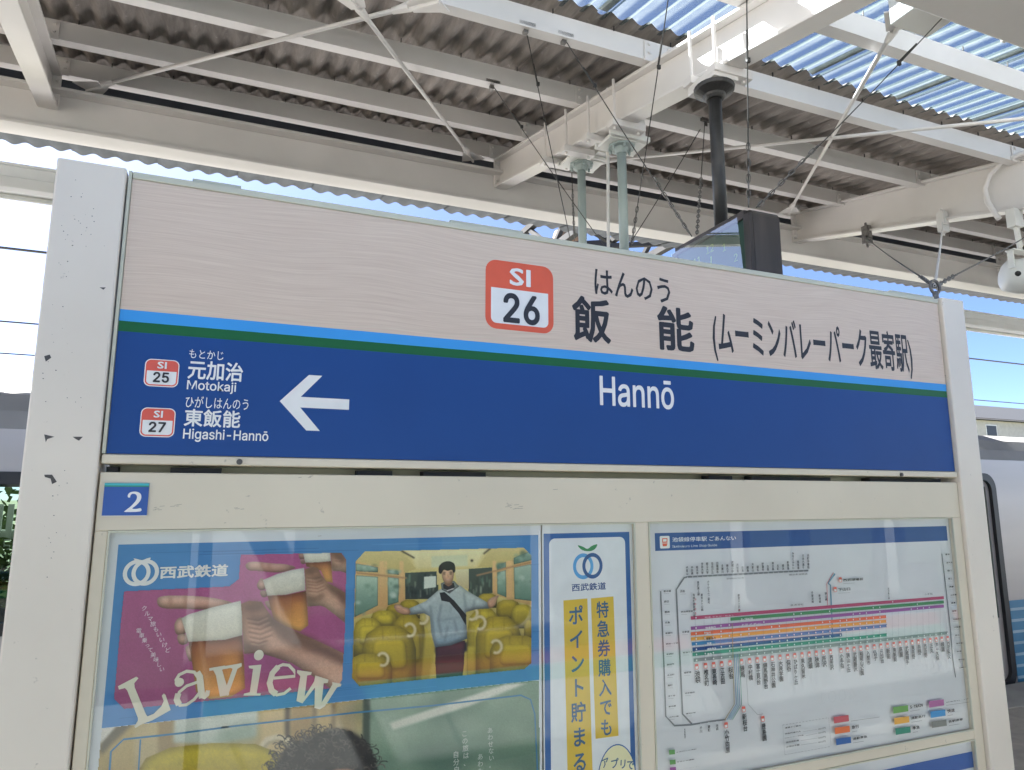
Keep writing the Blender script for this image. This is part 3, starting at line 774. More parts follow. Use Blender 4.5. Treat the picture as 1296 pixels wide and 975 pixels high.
# ---------- soft-toned printed photographs: painted on a grid of points, one ink colour per point
import numpy as np
class Photo:
    def __init__(s, box, step, seed=1):
        s.x0, s.y0, s.x1, s.y1 = box; s.st = step
        s.W = int((s.x1 - s.x0) / step) + 1; s.Hh = int((s.y1 - s.y0) / step) + 1
        s.c = np.zeros((s.Hh, s.W, 3)); s.rng = np.random.default_rng(seed)
        s.X, s.Y = np.meshgrid(s.x0 + step * np.arange(s.W), s.y0 + step * np.arange(s.Hh))
    @staticmethod
    def blur(a, r):
        r = int(round(r))
        if r < 1: return a
        for ax in (0, 1):
            for _ in range(2):
                p = np.pad(a, [(r + 1, r) if k == ax else (0, 0) for k in range(2)], mode='edge'); c = np.cumsum(p, axis=ax)
                n = a.shape[ax]; hi = np.take(c, np.arange(2 * r + 1, 2 * r + 1 + n), axis=ax); lo = np.take(c, np.arange(0, n), axis=ax); a = (hi - lo) / (2 * r + 1)
        return a
    def mask(s, pts, soft=0):
        p = np.array(pts, float); m = np.zeros((s.Hh, s.W))
        j0 = max(0, int((p[:, 0].min() - s.x0) / s.st) - 1); j1 = min(s.W, int((p[:, 0].max() - s.x0) / s.st) + 3)
        i0 = max(0, int((p[:, 1].min() - s.y0) / s.st) - 1); i1 = min(s.Hh, int((p[:, 1].max() - s.y0) / s.st) + 3)
        if j1 <= j0 or i1 <= i0: return m
        X, Y = s.X[i0:i1, j0:j1], s.Y[i0:i1, j0:j1]; acc = np.zeros(X.shape)
        for ox in (-.25, .25):
            for oy in (-.25, .25):
                ins = np.zeros(X.shape, bool); xx, yy = X + ox * s.st, Y + oy * s.st
                for k in range(len(p)):
                    (xa, ya), (xb, yb) = p[k], p[(k + 1) % len(p)]
                    if ya == yb: continue
                    ins ^= ((ya > yy) != (yb > yy)) & (xx < (xb - xa) * (yy - ya) / (yb - ya) + xa)
                acc += ins
        m[i0:i1, j0:j1] = acc / 4
        return s.blur(m, soft / s.st) if soft else m
    def fill(s, pts, c0, c1=None, soft=0, rnd=0, depth=.35, light=(-.4, -.9), lit=0., noise=0., sm=False, horiz=False, a=1.):
        """c0..c1: tone from the top (or left) of the shape to its bottom; rnd: how far in the rounded form turns; lit: side light"""
        if sm: pts = smooth(pts)
        m = s.mask(pts, soft); q = np.array(pts); c1 = c1 or c0
        t = (s.X - q[:, 0].min()) / max(1e-6, np.ptp(q[:, 0])) if horiz else (s.Y - q[:, 1].min()) / max(1e-6, np.ptp(q[:, 1])); t = np.clip(t, 0, 1)[..., None]
        col = np.array(c0, float) * (1 - t) + np.array(c1, float) * t
        k = np.ones((s.Hh, s.W))
        if rnd:
            b = s.blur(m, rnd / s.st); d = np.clip((b - .45) / .5, 0, 1); k = k * (1 - depth + depth * d)
            if lit: gy, gx = np.gradient(b); n = np.max(np.hypot(gx, gy)) + 1e-9; k = k + lit * (gx * light[0] + gy * light[1]) / n * -1
        if noise: k = k * (1 + noise * s.blur(s.rng.normal(0, 1, k.shape), 1) * 2)
        m = (m * a)[..., None]; s.c = s.c * (1 - m) + np.clip(col * k[..., None], 0, 255) * m
    def stroke(s, pts, w_, col, soft=0, a=1.):
        p = [Vector(q) for q in pts]; L, R2 = [], []
        for i, q in enumerate(p):
            d = (p[min(i + 1, len(p) - 1)] - p[max(i - 1, 0)]).normalized(); n = Vector((-d.y, d.x)) * w_ / 2; L.append(tuple(q + n)); R2.append(tuple(q - n))
        s.fill(L + R2[::-1], col, soft=soft, a=a)
    def blob(s, c, rx, ry, col, soft=0, a=1.):
        s.fill([(c[0] + rx * math.cos(k * math.pi / 9), c[1] + ry * math.sin(k * math.pi / 9)) for k in range(18)], col, soft=soft, a=a)
    def build(s, name, parent, y, outline=None, g=1.0, grain=.025, zmin=None):
        c = s.c * (1 + grain * s.rng.normal(0, 1, (s.Hh, s.W, 1)))
        keep = np.ones((s.Hh, s.W), bool) if outline is None else s.mask(outline) > .45
        idx = -np.ones((s.Hh, s.W), int); m = Art(y, PYP); pts = []; cols = []
        q = keep[:-1, :-1] & keep[1:, :-1] & keep[:-1, 1:] & keep[1:, 1:]; use = np.zeros_like(keep)
        use[:-1, :-1] |= q; use[1:, :-1] |= q; use[:-1, 1:] |= q; use[1:, 1:] |= q
        n = 0
        for i in range(s.Hh):
            for j in range(s.W):
                if use[i, j]:
                    idx[i, j] = n; n += 1; x, z = S(float(s.X[i, j]), float(s.Y[i, j]), PYP); m.v.append((x, y, z)); m.colors.append(ink(np.clip(c[i, j], 2, 250), g))
        for i, j in zip(*np.nonzero(q)): m.f.append((int(idx[i, j]), int(idx[i + 1, j]), int(idx[i + 1, j + 1]), int(idx[i, j + 1])))
        m.mi = [0] * len(m.f)
        return m.build(name, PRINT, parent)
def sp(f, pts): return [f(*p) for p in pts]
# -- hands holding cups of beer
MAGP = [za(1195, 208), zd(860, 192), zd(900, 250), zd(885, 900), zc(805, 375), zc(770, 425), zb(330, 549), zb(140, 565), zb(75, 500), zb(120, 0), za(240, 508), za(1100, 468), za(1180, 405)]
P = Photo((142, 697, 440, 902), .72, 3)
P.fill([(130, 690), (450, 690), (450, 910), (130, 910)], (170, 84, 130), (150, 78, 116), noise=.02)
for k in range(30):
    x = P.rng.uniform(140, 430); P.stroke([(x, P.rng.uniform(690, 800)), (x + P.rng.uniform(-6, 6), P.rng.uniform(800, 905))], P.rng.uniform(3, 14), (182, 100, 146) if k % 2 else (142, 66, 106), soft=4, a=.16)
SKA, SKB, SKD = (216, 176, 152), (178, 124, 98), (92, 62, 50)
def cup(f, k, foam, beer_, arm, finger, tips, dark, creases):
    for t_ in tips: P.fill(sp(f, t_), (226, 186, 166), (198, 146, 126), sm=True, rnd=3.5 * k, depth=.4, lit=.10)
    P.fill(sp(f, arm), (168, 116, 90), SKA, rnd=7 * k, depth=.34, lit=.18, noise=.03)
    for t_ in dark: P.fill(sp(f, t_), SKD, sm=True, soft=3.0 * k, a=.75)
    for c in creases: P.stroke(sp(f, c), 1.1 * k, (92, 58, 44), soft=.8, a=.75); P.stroke([(x, y + 1.6 * k) for x, y in sp(f, c)], 1.0 * k, (214, 172, 148), soft=.8, a=.5)
    if finger:
        P.fill(sp(f, finger), (222, 182, 162), (190, 136, 114), sm=True, rnd=4 * k, depth=.36, lit=.12)
    b = sp(f, beer_); P.fill(b, (132, 70, 46), (232, 172, 92), rnd=4.5 * k, depth=.30)
    x0 = min(p[0] for p in b); x1 = max(p[0] for p in b); y0 = min(p[1] for p in b); y1 = max(p[1] for p in b)
    P.fill([(x0 + (x1 - x0) * .62, y0 + (y1 - y0) * .25), (x0 + (x1 - x0) * .9, y0 + (y1 - y0) * .3), (x0 + (x1 - x0) * .84, y1 - (y1 - y0) * .12), (x0 + (x1 - x0) * .62, y1 - (y1 - y0) * .15)], (238, 166, 84), soft=5 * k, a=.55)
    P.fill([(x0 + (x1 - x0) * .16, y0 + 4), (x0 + (x1 - x0) * .24, y0 + 4), (x0 + (x1 - x0) * .38, y1 - 6), (x0 + (x1 - x0) * .32, y1 - 6)], (224, 178, 138), soft=1.5 * k, a=.35)
    P.fill(sp(f, foam), (226, 222, 206), (200, 192, 170), rnd=4 * k, depth=.16, noise=.012)
cup(zd, .8, [(540, 190), (765, 185), (770, 262), (660, 272), (560, 274)], [(562, 274), (660, 272), (772, 262), (786, 440), (730, 430), (690, 340), (600, 312), (570, 306)], [(768, 185), (845, 185), (905, 262), (905, 364), (850, 345), (780, 345)], None,
    [[(508, 196), (548, 196), (552, 240), (515, 242)], [(520, 250), (555, 250), (558, 284), (528, 282)]], [[(775, 190), (835, 190), (890, 250), (870, 280), (820, 250)], [(772, 290), (830, 300), (885, 285), (840, 312), (780, 312)]], [[(800, 240), (850, 246)], [(798, 262), (860, 266)]])
cup(zd, 1, [(213, 418), (330, 368), (450, 335), (550, 318), (557, 400), (560, 500), (400, 538), (250, 546)], [(250, 546), (400, 540), (566, 506), (578, 650), (586, 790), (515, 842), (400, 800), (300, 742), (280, 660)],
    [(555, 330), (620, 308), (665, 320), (695, 380), (745, 440), (905, 530), (900, 780), (800, 700), (720, 640), (680, 628), (580, 636), (566, 520)],
    [(70, 300), (96, 272), (170, 268), (280, 280), (400, 288), (480, 312), (430, 338), (330, 356), (200, 344), (100, 338)],
    [[(165, 450), (205, 402), (240, 470), (215, 500), (178, 494)], [(190, 512), (235, 505), (250, 550), (205, 556)], [(228, 602), (262, 590), (290, 650), (268, 664)]],
    [[(568, 332), (630, 318), (662, 340), (615, 372), (580, 372)], [(745, 445), (886, 524), (890, 620), (820, 560), (740, 490)], [(575, 545), (640, 556), (720, 520), (690, 575), (595, 600)], [(600, 380), (690, 390), (700, 430), (640, 420)]],
    [[(570, 400), (650, 408), (690, 395)], [(576, 430), (650, 442), (704, 425)], [(580, 455), (655, 462), (712, 440)], [(580, 480), (660, 490), (720, 465)], [(585, 510), (660, 518), (730, 488)]])
cup(zA, 1.25, [(597, 475), (620, 462), (700, 438), (792, 417), (796, 470), (797, 530), (740, 545), (620, 552)], [(620, 552), (740, 545), (797, 530), (804, 640), (806, 705), (760, 732), (690, 740), (645, 716), (632, 620)],
    [(790, 428), (820, 417), (860, 420), (880, 450), (900, 482), (960, 512), (1050, 552), (1160, 604), (1155, 720), (1108, 722), (1040, 672), (960, 622), (900, 602), (850, 588), (803, 592), (798, 520)],
    [(517, 422), (530, 403), (600, 400), (690, 406), (765, 424), (735, 440), (680, 446), (600, 443), (535, 441)],
    [[(574, 495), (590, 473), (608, 480), (614, 520), (582, 528)], [(584, 532), (612, 528), (618, 556), (592, 560)], [(610, 572), (630, 566), (642, 600), (624, 616)]],
    [[(800, 436), (830, 420), (862, 428), (868, 450), (830, 462), (808, 456)], [(880, 455), (960, 508), (1050, 552), (1145, 606), (1140, 632), (1040, 590), (950, 560), (900, 520)], [(803, 548), (840, 562), (880, 548), (860, 578), (812, 585)], [(810, 470), (880, 465), (905, 500), (850, 500)]],
    [[(812, 476), (850, 482), (882, 468)], [(815, 490), (852, 497), (888, 482)], [(818, 505), (856, 512), (892, 497)], [(818, 520), (858, 528), (896, 512)], [(820, 536), (856, 544), (896, 530)], [(824, 552), (852, 558), (880, 548)]])
for f, pts in ((zA, [(560, 402), (562, 440)]), (zA, [(610, 402), (612, 443)]), (zd, [(200, 272), (204, 344)]), (zd, [(262, 278), (266, 350)])): P.stroke(sp(f, pts), 4.5, (150, 104, 86), soft=2, a=.55)
P.build('beer_picture', tp, PYP - .0018, MAGP, g=1.08)
A = Art(PYP - .0022, PYP, g=1.05)
A.vtext('クルマ旅もいいけど', za(395, 625), za(610, 1010), (232, 214, 222), 0, .9); A.vtext('電車乗って美味しい', za(350, 810), zb(405, 315), (232, 214, 222), 0, .9)
A.build('slogan_lettering', PRINT, tp)
# -- man between the seats of a coach
PEP = sp(ze, [(155, 90), (1160, 66), (1207, 110), (1208, 795), (1165, 832), (120, 940), (76, 890), (100, 150)])
P = Photo((443, 691, 675, 871), .58, 5)
def F(pts, *a_, **k_): P.fill(sp(ze, pts), *a_, **k_)
F([(60, 40), (1230, 40), (1230, 960), (60, 960)], (216, 198, 134), (168, 148, 60))
F([(400, 84), (950, 72), (900, 110), (860, 190), (480, 200), (455, 130)], (234, 224, 174), (214, 198, 140), soft=2)
F([(100, 90), (390, 86), (480, 200), (420, 222), (100, 150)], (206, 190, 128), (192, 170, 104)); F([(950, 72), (1165, 66), (1208, 100), (960, 190), (870, 190)], (208, 192, 130), (192, 170, 104))
F([(95, 150), (420, 222), (420, 430), (300, 450), (90, 515)], (208, 172, 112), (188, 150, 92)); F([(960, 190), (1210, 95), (1210, 430), (1090, 400), (960, 360)], (208, 172, 112), (188, 150, 92))
for x, w_ in ((250, 30), (284, 12), (376, 26), (962, 24), (1052, 36)): F([(x, 150), (x + w_, 150), (x + w_, 440), (x, 440)], (226, 186, 128), (190, 144, 92), soft=.6, a=.8)
for p_ in ([(101, 165), (240, 190), (240, 222), (101, 215)], [(101, 240), (240, 250), (240, 430), (92, 505)], [(302, 205), (372, 218), (372, 238), (302, 228)], [(302, 250), (372, 258), (370, 410), (302, 430)], [(992, 180), (1046, 155), (1046, 190), (992, 210)], [(992, 222), (1046, 206), (1050, 380), (992, 355)], [(1096, 130), (1210, 83), (1210, 145), (1096, 172)], [(1096, 190), (1210, 168), (1210, 402), (1100, 390)]):
    F(p_, (168, 188, 166), (84, 116, 98), rnd=1)
    xs = [q[0] for q in p_]; ys = [q[1] for q in p_]
    for k in range(9):
        u, v = P.rng.uniform(min(xs) + 8, max(xs) - 8), P.rng.uniform(min(ys) + 12, max(ys) - 20); P.blob(ze(u, v), P.rng.uniform(1, 5), P.rng.uniform(1, 4), random.choice(((64, 92, 78), (150, 172, 150), (104, 134, 112), (196, 206, 190))), soft=1.2, a=.6)
F([(410, 225), (620, 215), (620, 345), (560, 390), (412, 392)], (58, 70, 62), (40, 48, 44)); F([(810, 200), (960, 190), (962, 350), (860, 380), (810, 340)], (58, 70, 62), (40, 48, 44))
for k in range(46):
    x = random.choice((random.uniform(412, 606), random.uniform(812, 950))); y = random.uniform(230, 350); F([(x, y), (x + random.uniform(4, 12), y), (x + 8, y + random.uniform(20, 60)), (x, y + 46)], random.choice(((96, 122, 104), (72, 94, 82), (150, 160, 138), (30, 36, 34))), soft=.6, a=.7)
F([(530, 250), (606, 245), (606, 315), (530, 325)], (206, 210, 192)); F([(610, 214), (640, 214), (640, 300), (612, 300)], (212, 190, 130)); F([(722, 205), (812, 200), (812, 330), (740, 300)], (214, 204, 160), (180, 160, 116))
F([(576, 120), (805, 110), (805, 180), (576, 190)], (206, 206, 166), soft=.8)
for p_ in ([(100, 224), (420, 258)], [(860, 242), (1208, 157)]): P.stroke(sp(ze, p_), 1.8, (168, 122, 84), soft=.4)
for p_ in ([(388, 86), (470, 132)], [(950, 70), (905, 106)]): P.stroke(sp(ze, p_), 1.8, (60, 52, 40), soft=.4)
P.blob(ze(832, 148), 1.6, 1.6, (60, 50, 36), soft=.5)
def seat(cx, cy, w_, h_, ring=None):
    c = random.choice(((196, 172, 50), (184, 158, 42), (174, 150, 40)))
    pts = [(cx - w_ * .5, cy + h_), (cx - w_ * .5, cy + h_ * .35), (cx - w_ * .42, cy + h_ * .12), (cx - w_ * .2, cy), (cx + w_ * .2, cy), (cx + w_ * .42, cy + h_ * .12), (cx + w_ * .5, cy + h_ * .35), (cx + w_ * .5, cy + h_)]
    F([(x + 6, y - 3) for x, y in pts], (74, 60, 22), soft=2.5, a=.35)
    F(pts, c, tuple(v * .62 for v in c), rnd=max(2.5, w_ * .03), depth=.42, lit=.20, noise=.03)
    if w_ > 150:
        hp = [(cx - w_ * .30, cy + h_ * .28), (cx - w_ * .24, cy + h_ * .21), (cx + w_ * .24, cy + h_ * .20), (cx + w_ * .30, cy + h_ * .27), (cx + w_ * .33, cy + h_ * .58), (cx + w_ * .26, cy + h_ * .64), (cx - w_ * .26, cy + h_ * .66), (cx - w_ * .31, cy + h_ * .60)]
        F([(x + 7, y + 9) for x, y in hp], (96, 74, 26), soft=2, a=.6); F(hp, tuple(min(255, v * 1.06) for v in c), tuple(v * .86 for v in c), rnd=3, depth=.25, lit=.12)
        for u in (-.12, .12): P.stroke(sp(ze, [(cx + w_ * u, cy + h_ * .02), (cx + w_ * u, cy + h_ * .2)]), .7, (110, 90, 28), soft=.4, a=.6)
    if ring:
        x, y = ring; q = [(x + 34 * math.cos(t_ / 10 * math.pi * 1.5 - 2.6), y + 40 * math.sin(t_ / 10 * math.pi * 1.5 - 2.6)) for t_ in range(11)]
        P.stroke(sp(ze, [(u + 5, v + 5) for u, v in q]), 4.2, (92, 72, 30), soft=1.5, a=.5); P.stroke(sp(ze, q), 3.8, (206, 190, 148), soft=.6)
for s_ in ((440, 395, 130, 120), (350, 425, 120, 110), (930, 355, 120, 90), (1060, 395, 150, 130), (280, 462, 170, 140), (1150, 425, 140, 150), (180, 510, 190, 250), (430, 490, 230, 460, (520, 505)), (910, 450, 220, 440, (832, 480)), (310, 560, 340, 420, (440, 585)), (1000, 500, 290, 400, (882, 540)), (1190, 520, 60, 120)):
    seat(*s_)
F([(540, 560), (600, 690), (560, 900), (510, 905)], (190, 168, 60), (150, 126, 44), soft=1); F([(800, 690), (850, 690), (850, 860), (800, 880)], (190, 168, 60), (150, 126, 44), soft=1)
seat(190, 735, 280, 240, (270, 770)); seat(1110, 620, 330, 280, (985, 690))
F([(600, 690), (800, 660), (800, 720), (600, 730)], (30, 26, 26), soft=1)
F([(605, 690), (790, 650), (782, 790), (600, 800)], (88, 40, 48), (62, 32, 38), rnd=3, depth=.4); F([(602, 796), (784, 786), (772, 880), (608, 892)], (40, 58, 50), (26, 40, 36), rnd=3, depth=.4)
F([(540, 404), (620, 335), (700, 295), (760, 305), (805, 340), (930, 412), (942, 450), (860, 454), (795, 472), (802, 640), (700, 682), (600, 694), (575, 600), (568, 500), (530, 480), (440, 490), (436, 450)], (176, 182, 174), (134, 152, 162), rnd=4, depth=.34, lit=.22, noise=.03)
for p_, w_ in (([(620, 526), (790, 500)], 1.1), ([(640, 632), (790, 600)], 1.1), ([(700, 430), (698, 472)], .9), ([(570, 430), (580, 520), (600, 690)], 2.2), ([(780, 345), (790, 420), (798, 470)], 2), ([(640, 420), (620, 520), (640, 620)], 2.2), ([(720, 520), (740, 600)], 2), ([(500, 430), (540, 470)], 1.8), ([(850, 390), (840, 450)], 1.8), ([(680, 560), (660, 660)], 2)):
    P.stroke(sp(ze, p_), w_, (92, 102, 104), soft=1.0, a=.6)
F([(636, 292), (660, 280), (720, 275), (752, 310), (690, 356), (642, 332)], (128, 134, 128), (104, 110, 106), rnd=2, depth=.3)
F([(650, 296), (718, 288), (724, 314), (692, 338), (652, 324)], (44, 42, 42), rnd=1.5); P.stroke(sp(ze, [(674, 338), (716, 324)]), 1.1, (214, 210, 204)); P.stroke(sp(ze, [(680, 346), (712, 334)]), 1.0, (50, 50, 50))
F([(660, 270), (706, 270), (708, 298), (684, 312), (660, 296)], (176, 126, 96), rnd=2)
F([(640, 205), (643, 245), (655, 280), (681, 302), (706, 288), (717, 245), (718, 200), (680, 190)], (222, 180, 144), (196, 146, 112), sm=True, rnd=3.2, depth=.34, lit=.10)
for p_, w_, c in (([(649, 226), (666, 223)], 1.2, (54, 38, 30)), ([(690, 221), (708, 222)], 1.2, (54, 38, 30)), ([(652, 234), (664, 234)], 1.3, (48, 34, 28)), ([(692, 232), (705, 232)], 1.3, (48, 34, 28)), ([(680, 236), (684, 252), (676, 256)], .9, (170, 118, 90)), ([(663, 267), (681, 274), (699, 265)], 1.2, (150, 84, 72)), ([(668, 268), (681, 271), (694, 267)], .7, (232, 214, 200))): P.stroke(sp(ze, p_), w_, c, soft=.35, a=.9)
F([(622, 218), (626, 182), (652, 158), (690, 152), (722, 170), (727, 214), (716, 224), (706, 206), (680, 212), (656, 206), (642, 224), (634, 232)], (34, 32, 32), (22, 21, 21), sm=True, rnd=2, depth=.4, lit=.2)
F([(628, 350), (660, 346), (720, 400), (796, 490), (794, 555), (750, 480), (690, 410), (640, 400)], (36, 36, 38), (20, 20, 22), rnd=1.5, depth=.4)
for p_ in ([(340, 440), (352, 424), (384, 428), (400, 440), (436, 450), (442, 482), (400, 486), (362, 472), (350, 456)], [(928, 412), (940, 392), (962, 378), (1002, 368), (988, 396), (978, 428), (944, 448)]): F(p_, (218, 172, 138), (184, 134, 104), sm=True, rnd=2.2, depth=.35)
for p_ in ([(345, 446), (396, 454)], [(352, 460), (404, 468)], [(955, 425), (992, 378)], [(948, 412), (976, 380)]): P.stroke(sp(ze, p_), .9, (140, 96, 74), soft=.4, a=.8)
P.build('coach_picture', tp, PYP - .0018, PEP, g=1.12)
# -- lower picture: curly-haired passenger by a train window
P = Photo((95, 862, 690, 1022), 1.0, 8)
G = lambda f, pts, *a_, **k_: P.fill(sp(f, pts), *a_, **k_)
P.fill([(80, 850), (700, 850), (700, 1030), (80, 1030)], (196, 172, 122), (172, 148, 96))
for u, w_, c in ((440, 90, (206, 184, 136)), (520, 60, (172, 146, 102)), (860, 80, (212, 184, 130)), (938, 16, (70, 56, 42)), (958, 66, (176, 144, 94)), (1030, 9, (112, 90, 60)), (1050, 40, (196, 166, 112)), (1092, 10, (112, 90, 60)), (1110, 60, (190, 168, 128))): G(zA, [(u, 760), (u + w_, 750), (u + w_, 1010), (u, 1010)], c, tuple(v * .86 for v in c), soft=1.5)
G(zA, [(575, 790), (850, 770), (842, 862), (700, 888), (570, 885)], (214, 214, 200), (180, 188, 172), soft=2.5); G(zA, [(720, 850), (780, 820), (845, 812), (842, 880), (700, 890)], (140, 158, 136), soft=5, a=.7)
G(zA, [(325, 820), (450, 810), (332, 925)], (110, 100, 80), soft=2); G(zA, [(325, 825), (392, 820), (325, 895)], (222, 216, 202), soft=1)
xg0, xg1 = zB(82, 0)[0], 690
P.fill([(xg0, 860), (xg1, 860), (xg1, 1030), (xg0 - 2, 1030)], (132, 156, 132), (86, 118, 100))
for k in range(70):
    P.blob((P.rng.uniform(xg0 + 10, xg1), P.rng.uniform(870, 1020)), P.rng.uniform(8, 46), P.rng.uniform(4, 14), random.choice(((66, 98, 82), (150, 170, 142), (96, 128, 104), (176, 188, 166), (58, 86, 74), (120, 150, 118))), soft=9, a=.42)
P.fill([(xg0 - 4, 860), (xg0 + 5, 860), (xg0 + 4, 1030), (xg0 - 5, 1030)], (70, 82, 70), soft=1.2)
G(zB, [(158, 820), (170, 842), (420, 764), (610, 688), (545, 690)], (218, 216, 200), (196, 196, 178), soft=1.2)
P.stroke(sp(zA, [(862, 900), (880, 876), (912, 868), (945, 876), (962, 900)]), 9, (206, 190, 156), soft=1.2); P.stroke(sp(zA, [(866, 904), (884, 884), (912, 877), (940, 884), (956, 902)]), 3, (160, 142, 108), soft=1)
G(zA, [(440, 1100), (450, 985), (480, 935), (560, 900), (700, 885), (840, 888), (910, 915), (965, 975), (970, 1100)], (198, 176, 46), (150, 128, 34), rnd=9, depth=.36, lit=.10, noise=.03)
G(zA, [(890, 1020), (905, 960), (945, 903), (1000, 872), (1060, 850), (1100, 840), (1150, 846), (1200, 880), (1232, 940), (1245, 1020), (1240, 1100), (890, 1100)], (34, 30, 30), (26, 23, 23), sm=True, soft=1.5, noise=.1)
for k in range(420):
    a_ = random.uniform(-.1, math.pi + .1); rad_ = random.uniform(.35, 1.0) if k % 3 else random.uniform(.92, 1.09)
    x = 1066 + 172 * rad_ * math.cos(a_); y = 990 - 142 * rad_ * math.sin(a_); d_ = random.uniform(0, 6.28); cur = random.choice((-1, 1)) * random.uniform(.4, 1.0); p_ = [(x, y)]
    for j in range(5): d_ += cur; p_.append((p_[-1][0] + 8 * math.cos(d_), p_[-1][1] + 7 * math.sin(d_)))
    c = random.choice(((28, 25, 25), (44, 40, 39), (70, 63, 58), (104, 95, 86), (20, 18, 18), (20, 18, 18)))
    P.stroke(sp(zA, p_), random.uniform(.7, 1.6), c, soft=.4, a=.8 if rad_ < .93 else .95)
G(zA, [(1080, 1100), (1084, 990), (1120, 968), (1170, 978), (1202, 1020), (1195, 1100)], (188, 142, 114), (166, 118, 94), sm=True, rnd=5, depth=.3, soft=1)
ol = [zA(333, 831), zA(1123, 769), zB(650, 684), (zB(650, 684)[0] + 1.5, 1018)]
x_b, z_b = bx0, bbot
def topclip():
    """outline: under the blue ground down to the case's lower edge"""
    pts = []
    for t_ in (0, 1):
        X_ = bx0 + (bxr - bx0) * t_
        d_ = Vector((X_, PYP, bbot)) - Vector((0, 0, H)); zc_ = d_.dot(FV); pts.append((CX + FPX * d_.dot(RV) / zc_, CY - FPX * d_.dot(UV) / zc_))
    for t_ in (1, 0):
        X_ = bx0 + (bxr - bx0) * t_
        d_ = Vector((X_, PYP, .985)) - Vector((0, 0, H)); zc_ = d_.dot(FV); pts.append((CX + FPX * d_.dot(RV) / zc_, CY - FPX * d_.dot(UV) / zc_))
    return pts
P.build('window_seat_picture', tp, PYP - .0004, topclip(), g=1.0)
A = Art(PYP - .0006, PYP, g=1.0)
A.plane_poly([(bx0, .70), (bxr, .70), (bxr, .99), (bx0, .99)], (150, 140, 96)); A.n = 10
LBc = (58, 122, 160)
A.line([zb(45, 990), zb(55, 850), zb(140, 768), zb(500, 730), zb(843, 685), zc(0, 690), zc(896, 590), zB(300, 762), zB(590, 728), zB(622, 742), zB(636, 790), zB(648, 1050)], .0032, LBc)
A.line([zb(252, 768), zb(238, 990)], .0024, LBc)
WV = (206, 210, 200)
A.vtext('あわせない。', zB(488, 832), zB(495, 968), WV, 0, .95); A.vtext('この旅は、', zB(404, 842), zB(412, 962), WV, 0, .95); A.vtext('あわただしい', zB(456, 918), zB(460, 1060), WV, 0, .95); A.vtext('自分自身', zB(376, 910), zB(380, 1010), WV, 0, .95)
A.build('caption_lettering', PRINT, tp)
# ---------- big curved lettering
A = Art(PYP - .0032, PYP, g=1.1)
LV = (212, 205, 184)
A.poly(mp_(zb, [(103, 412), (225, 348), (240, 358), (212, 392), (215, 420), (290, 600), (300, 612), (340, 596), (392, 545), (408, 510), (395, 475), (408, 460), (420, 470), (454, 570), (330, 640), (262, 664), (220, 690), (212, 680), (236, 640), (236, 622), (165, 440), (150, 424), (110, 434)]), LV)
# a
A.line([zb(520, 400), zb(496, 396), zb(490, 370), zb(510, 336), zb(560, 312), zb(610, 318), zb(640, 350), zb(650, 420), zb(658, 470), zb(680, 488), zb(700, 440)], .0055, LV)
A.line([zb(628, 320), zb(648, 350), zb(656, 430), zb(664, 490)], .011, LV); A.ellipse(zb(512, 386), .0075, .0075, LV)
A.line([zb(645, 380), zb(560, 410), zb(512, 450), zb(496, 500), zb(516, 540), zb(560, 535), zb(610, 500), zb(650, 450)], .0052, LV); A.line([zb(505, 460), zb(494, 500), zb(510, 535)], .010, LV)
A.line([zb(655, 480), zb(680, 490), zb(702, 470), zb(706, 440)], .0048, LV)
# v
A.poly(mp_(zb, [(710, 292), (815, 274), (815, 292), (796, 302), (834, 430), (843, 440), (843, 470), (782, 480), (755, 340), (738, 306), (712, 310)]), LV)
A.poly(mp_(zc, [(0, 470), (45, 474), (108, 296), (136, 280), (136, 258), (0, 282), (0, 302), (62, 290), (76, 296), (30, 425), (0, 400)]), LV)
# i
A.poly(mp_(zc, [(182, 276), (268, 268), (236, 460), (264, 460), (260, 474), (148, 474), (152, 460), (190, 452), (212, 296), (186, 292)]), LV); A.ellipse(zc(250, 205), .0085, .0092, LV)
# e
A.line([zc(350, 358), zc(490, 345), zc(484, 308), zc(450, 272), zc(410, 268), zc(370, 285), zc(335, 330), zc(318, 390), zc(330, 440), zc(370, 470), zc(420, 460), zc(462, 425)], .0055, LV)
A.line([zc(380, 280), zc(340, 325), zc(322, 390), zc(335, 440), zc(365, 465)], .0105, LV)
# w
A.poly(mp_(zc, [(506, 304), (602, 318), (598, 336), (572, 340), (555, 480), (618, 380), (626, 340), (714, 368), (708, 390), (682, 392), (668, 520), (740, 400), (738, 384), (800, 396), (796, 412), (770, 420), (690, 545), (656, 566), (620, 556), (624, 420), (540, 526), (500, 510), (526, 345), (504, 322)]), LV)
A.build('title_lettering', PRINT, tp)
def zz(p): return S(*p, PYP)
# ---------- narrow points poster
np_ = thing('points_poster', (1.15, PYP, 1.1), 'narrow white poster with a blue border and vertical words on yellow strips', 'poster')
nx0 = S(686.3, 680, PYP)[0]
MB().box(nx0, case_l[1], PYP, PYP + .0015, .70, OZ1 - .002).build('paper', paint('points_paper', ink((212, 213, 212)), rough=.6), np_)
NB = (46, 92, 150)
A = Art(PYP - .0002, PYP)
x0, z1 = zz(zf(24, 48)); x1 = zz(zf(360, 42))[0]; z1 = (z1 + zz(zf(360, 42))[1]) / 2
A.plane_poly([(x0, .72), (x1, .72), (x1, z1), (x0, z1)], NB)
x0, z1 = zz(zf(46, 68)); x1 = zz(zf(343, 62))[0]; A.rrect(x0, .735, x1, z1, .014, (210, 212, 212))
A.ellipse(zf(180, 176), .0262, .0285, (86, 150, 198), 30, .70); A.ellipse(zf(216, 174), .0262, .0285, (48, 82, 132), 30, .70)
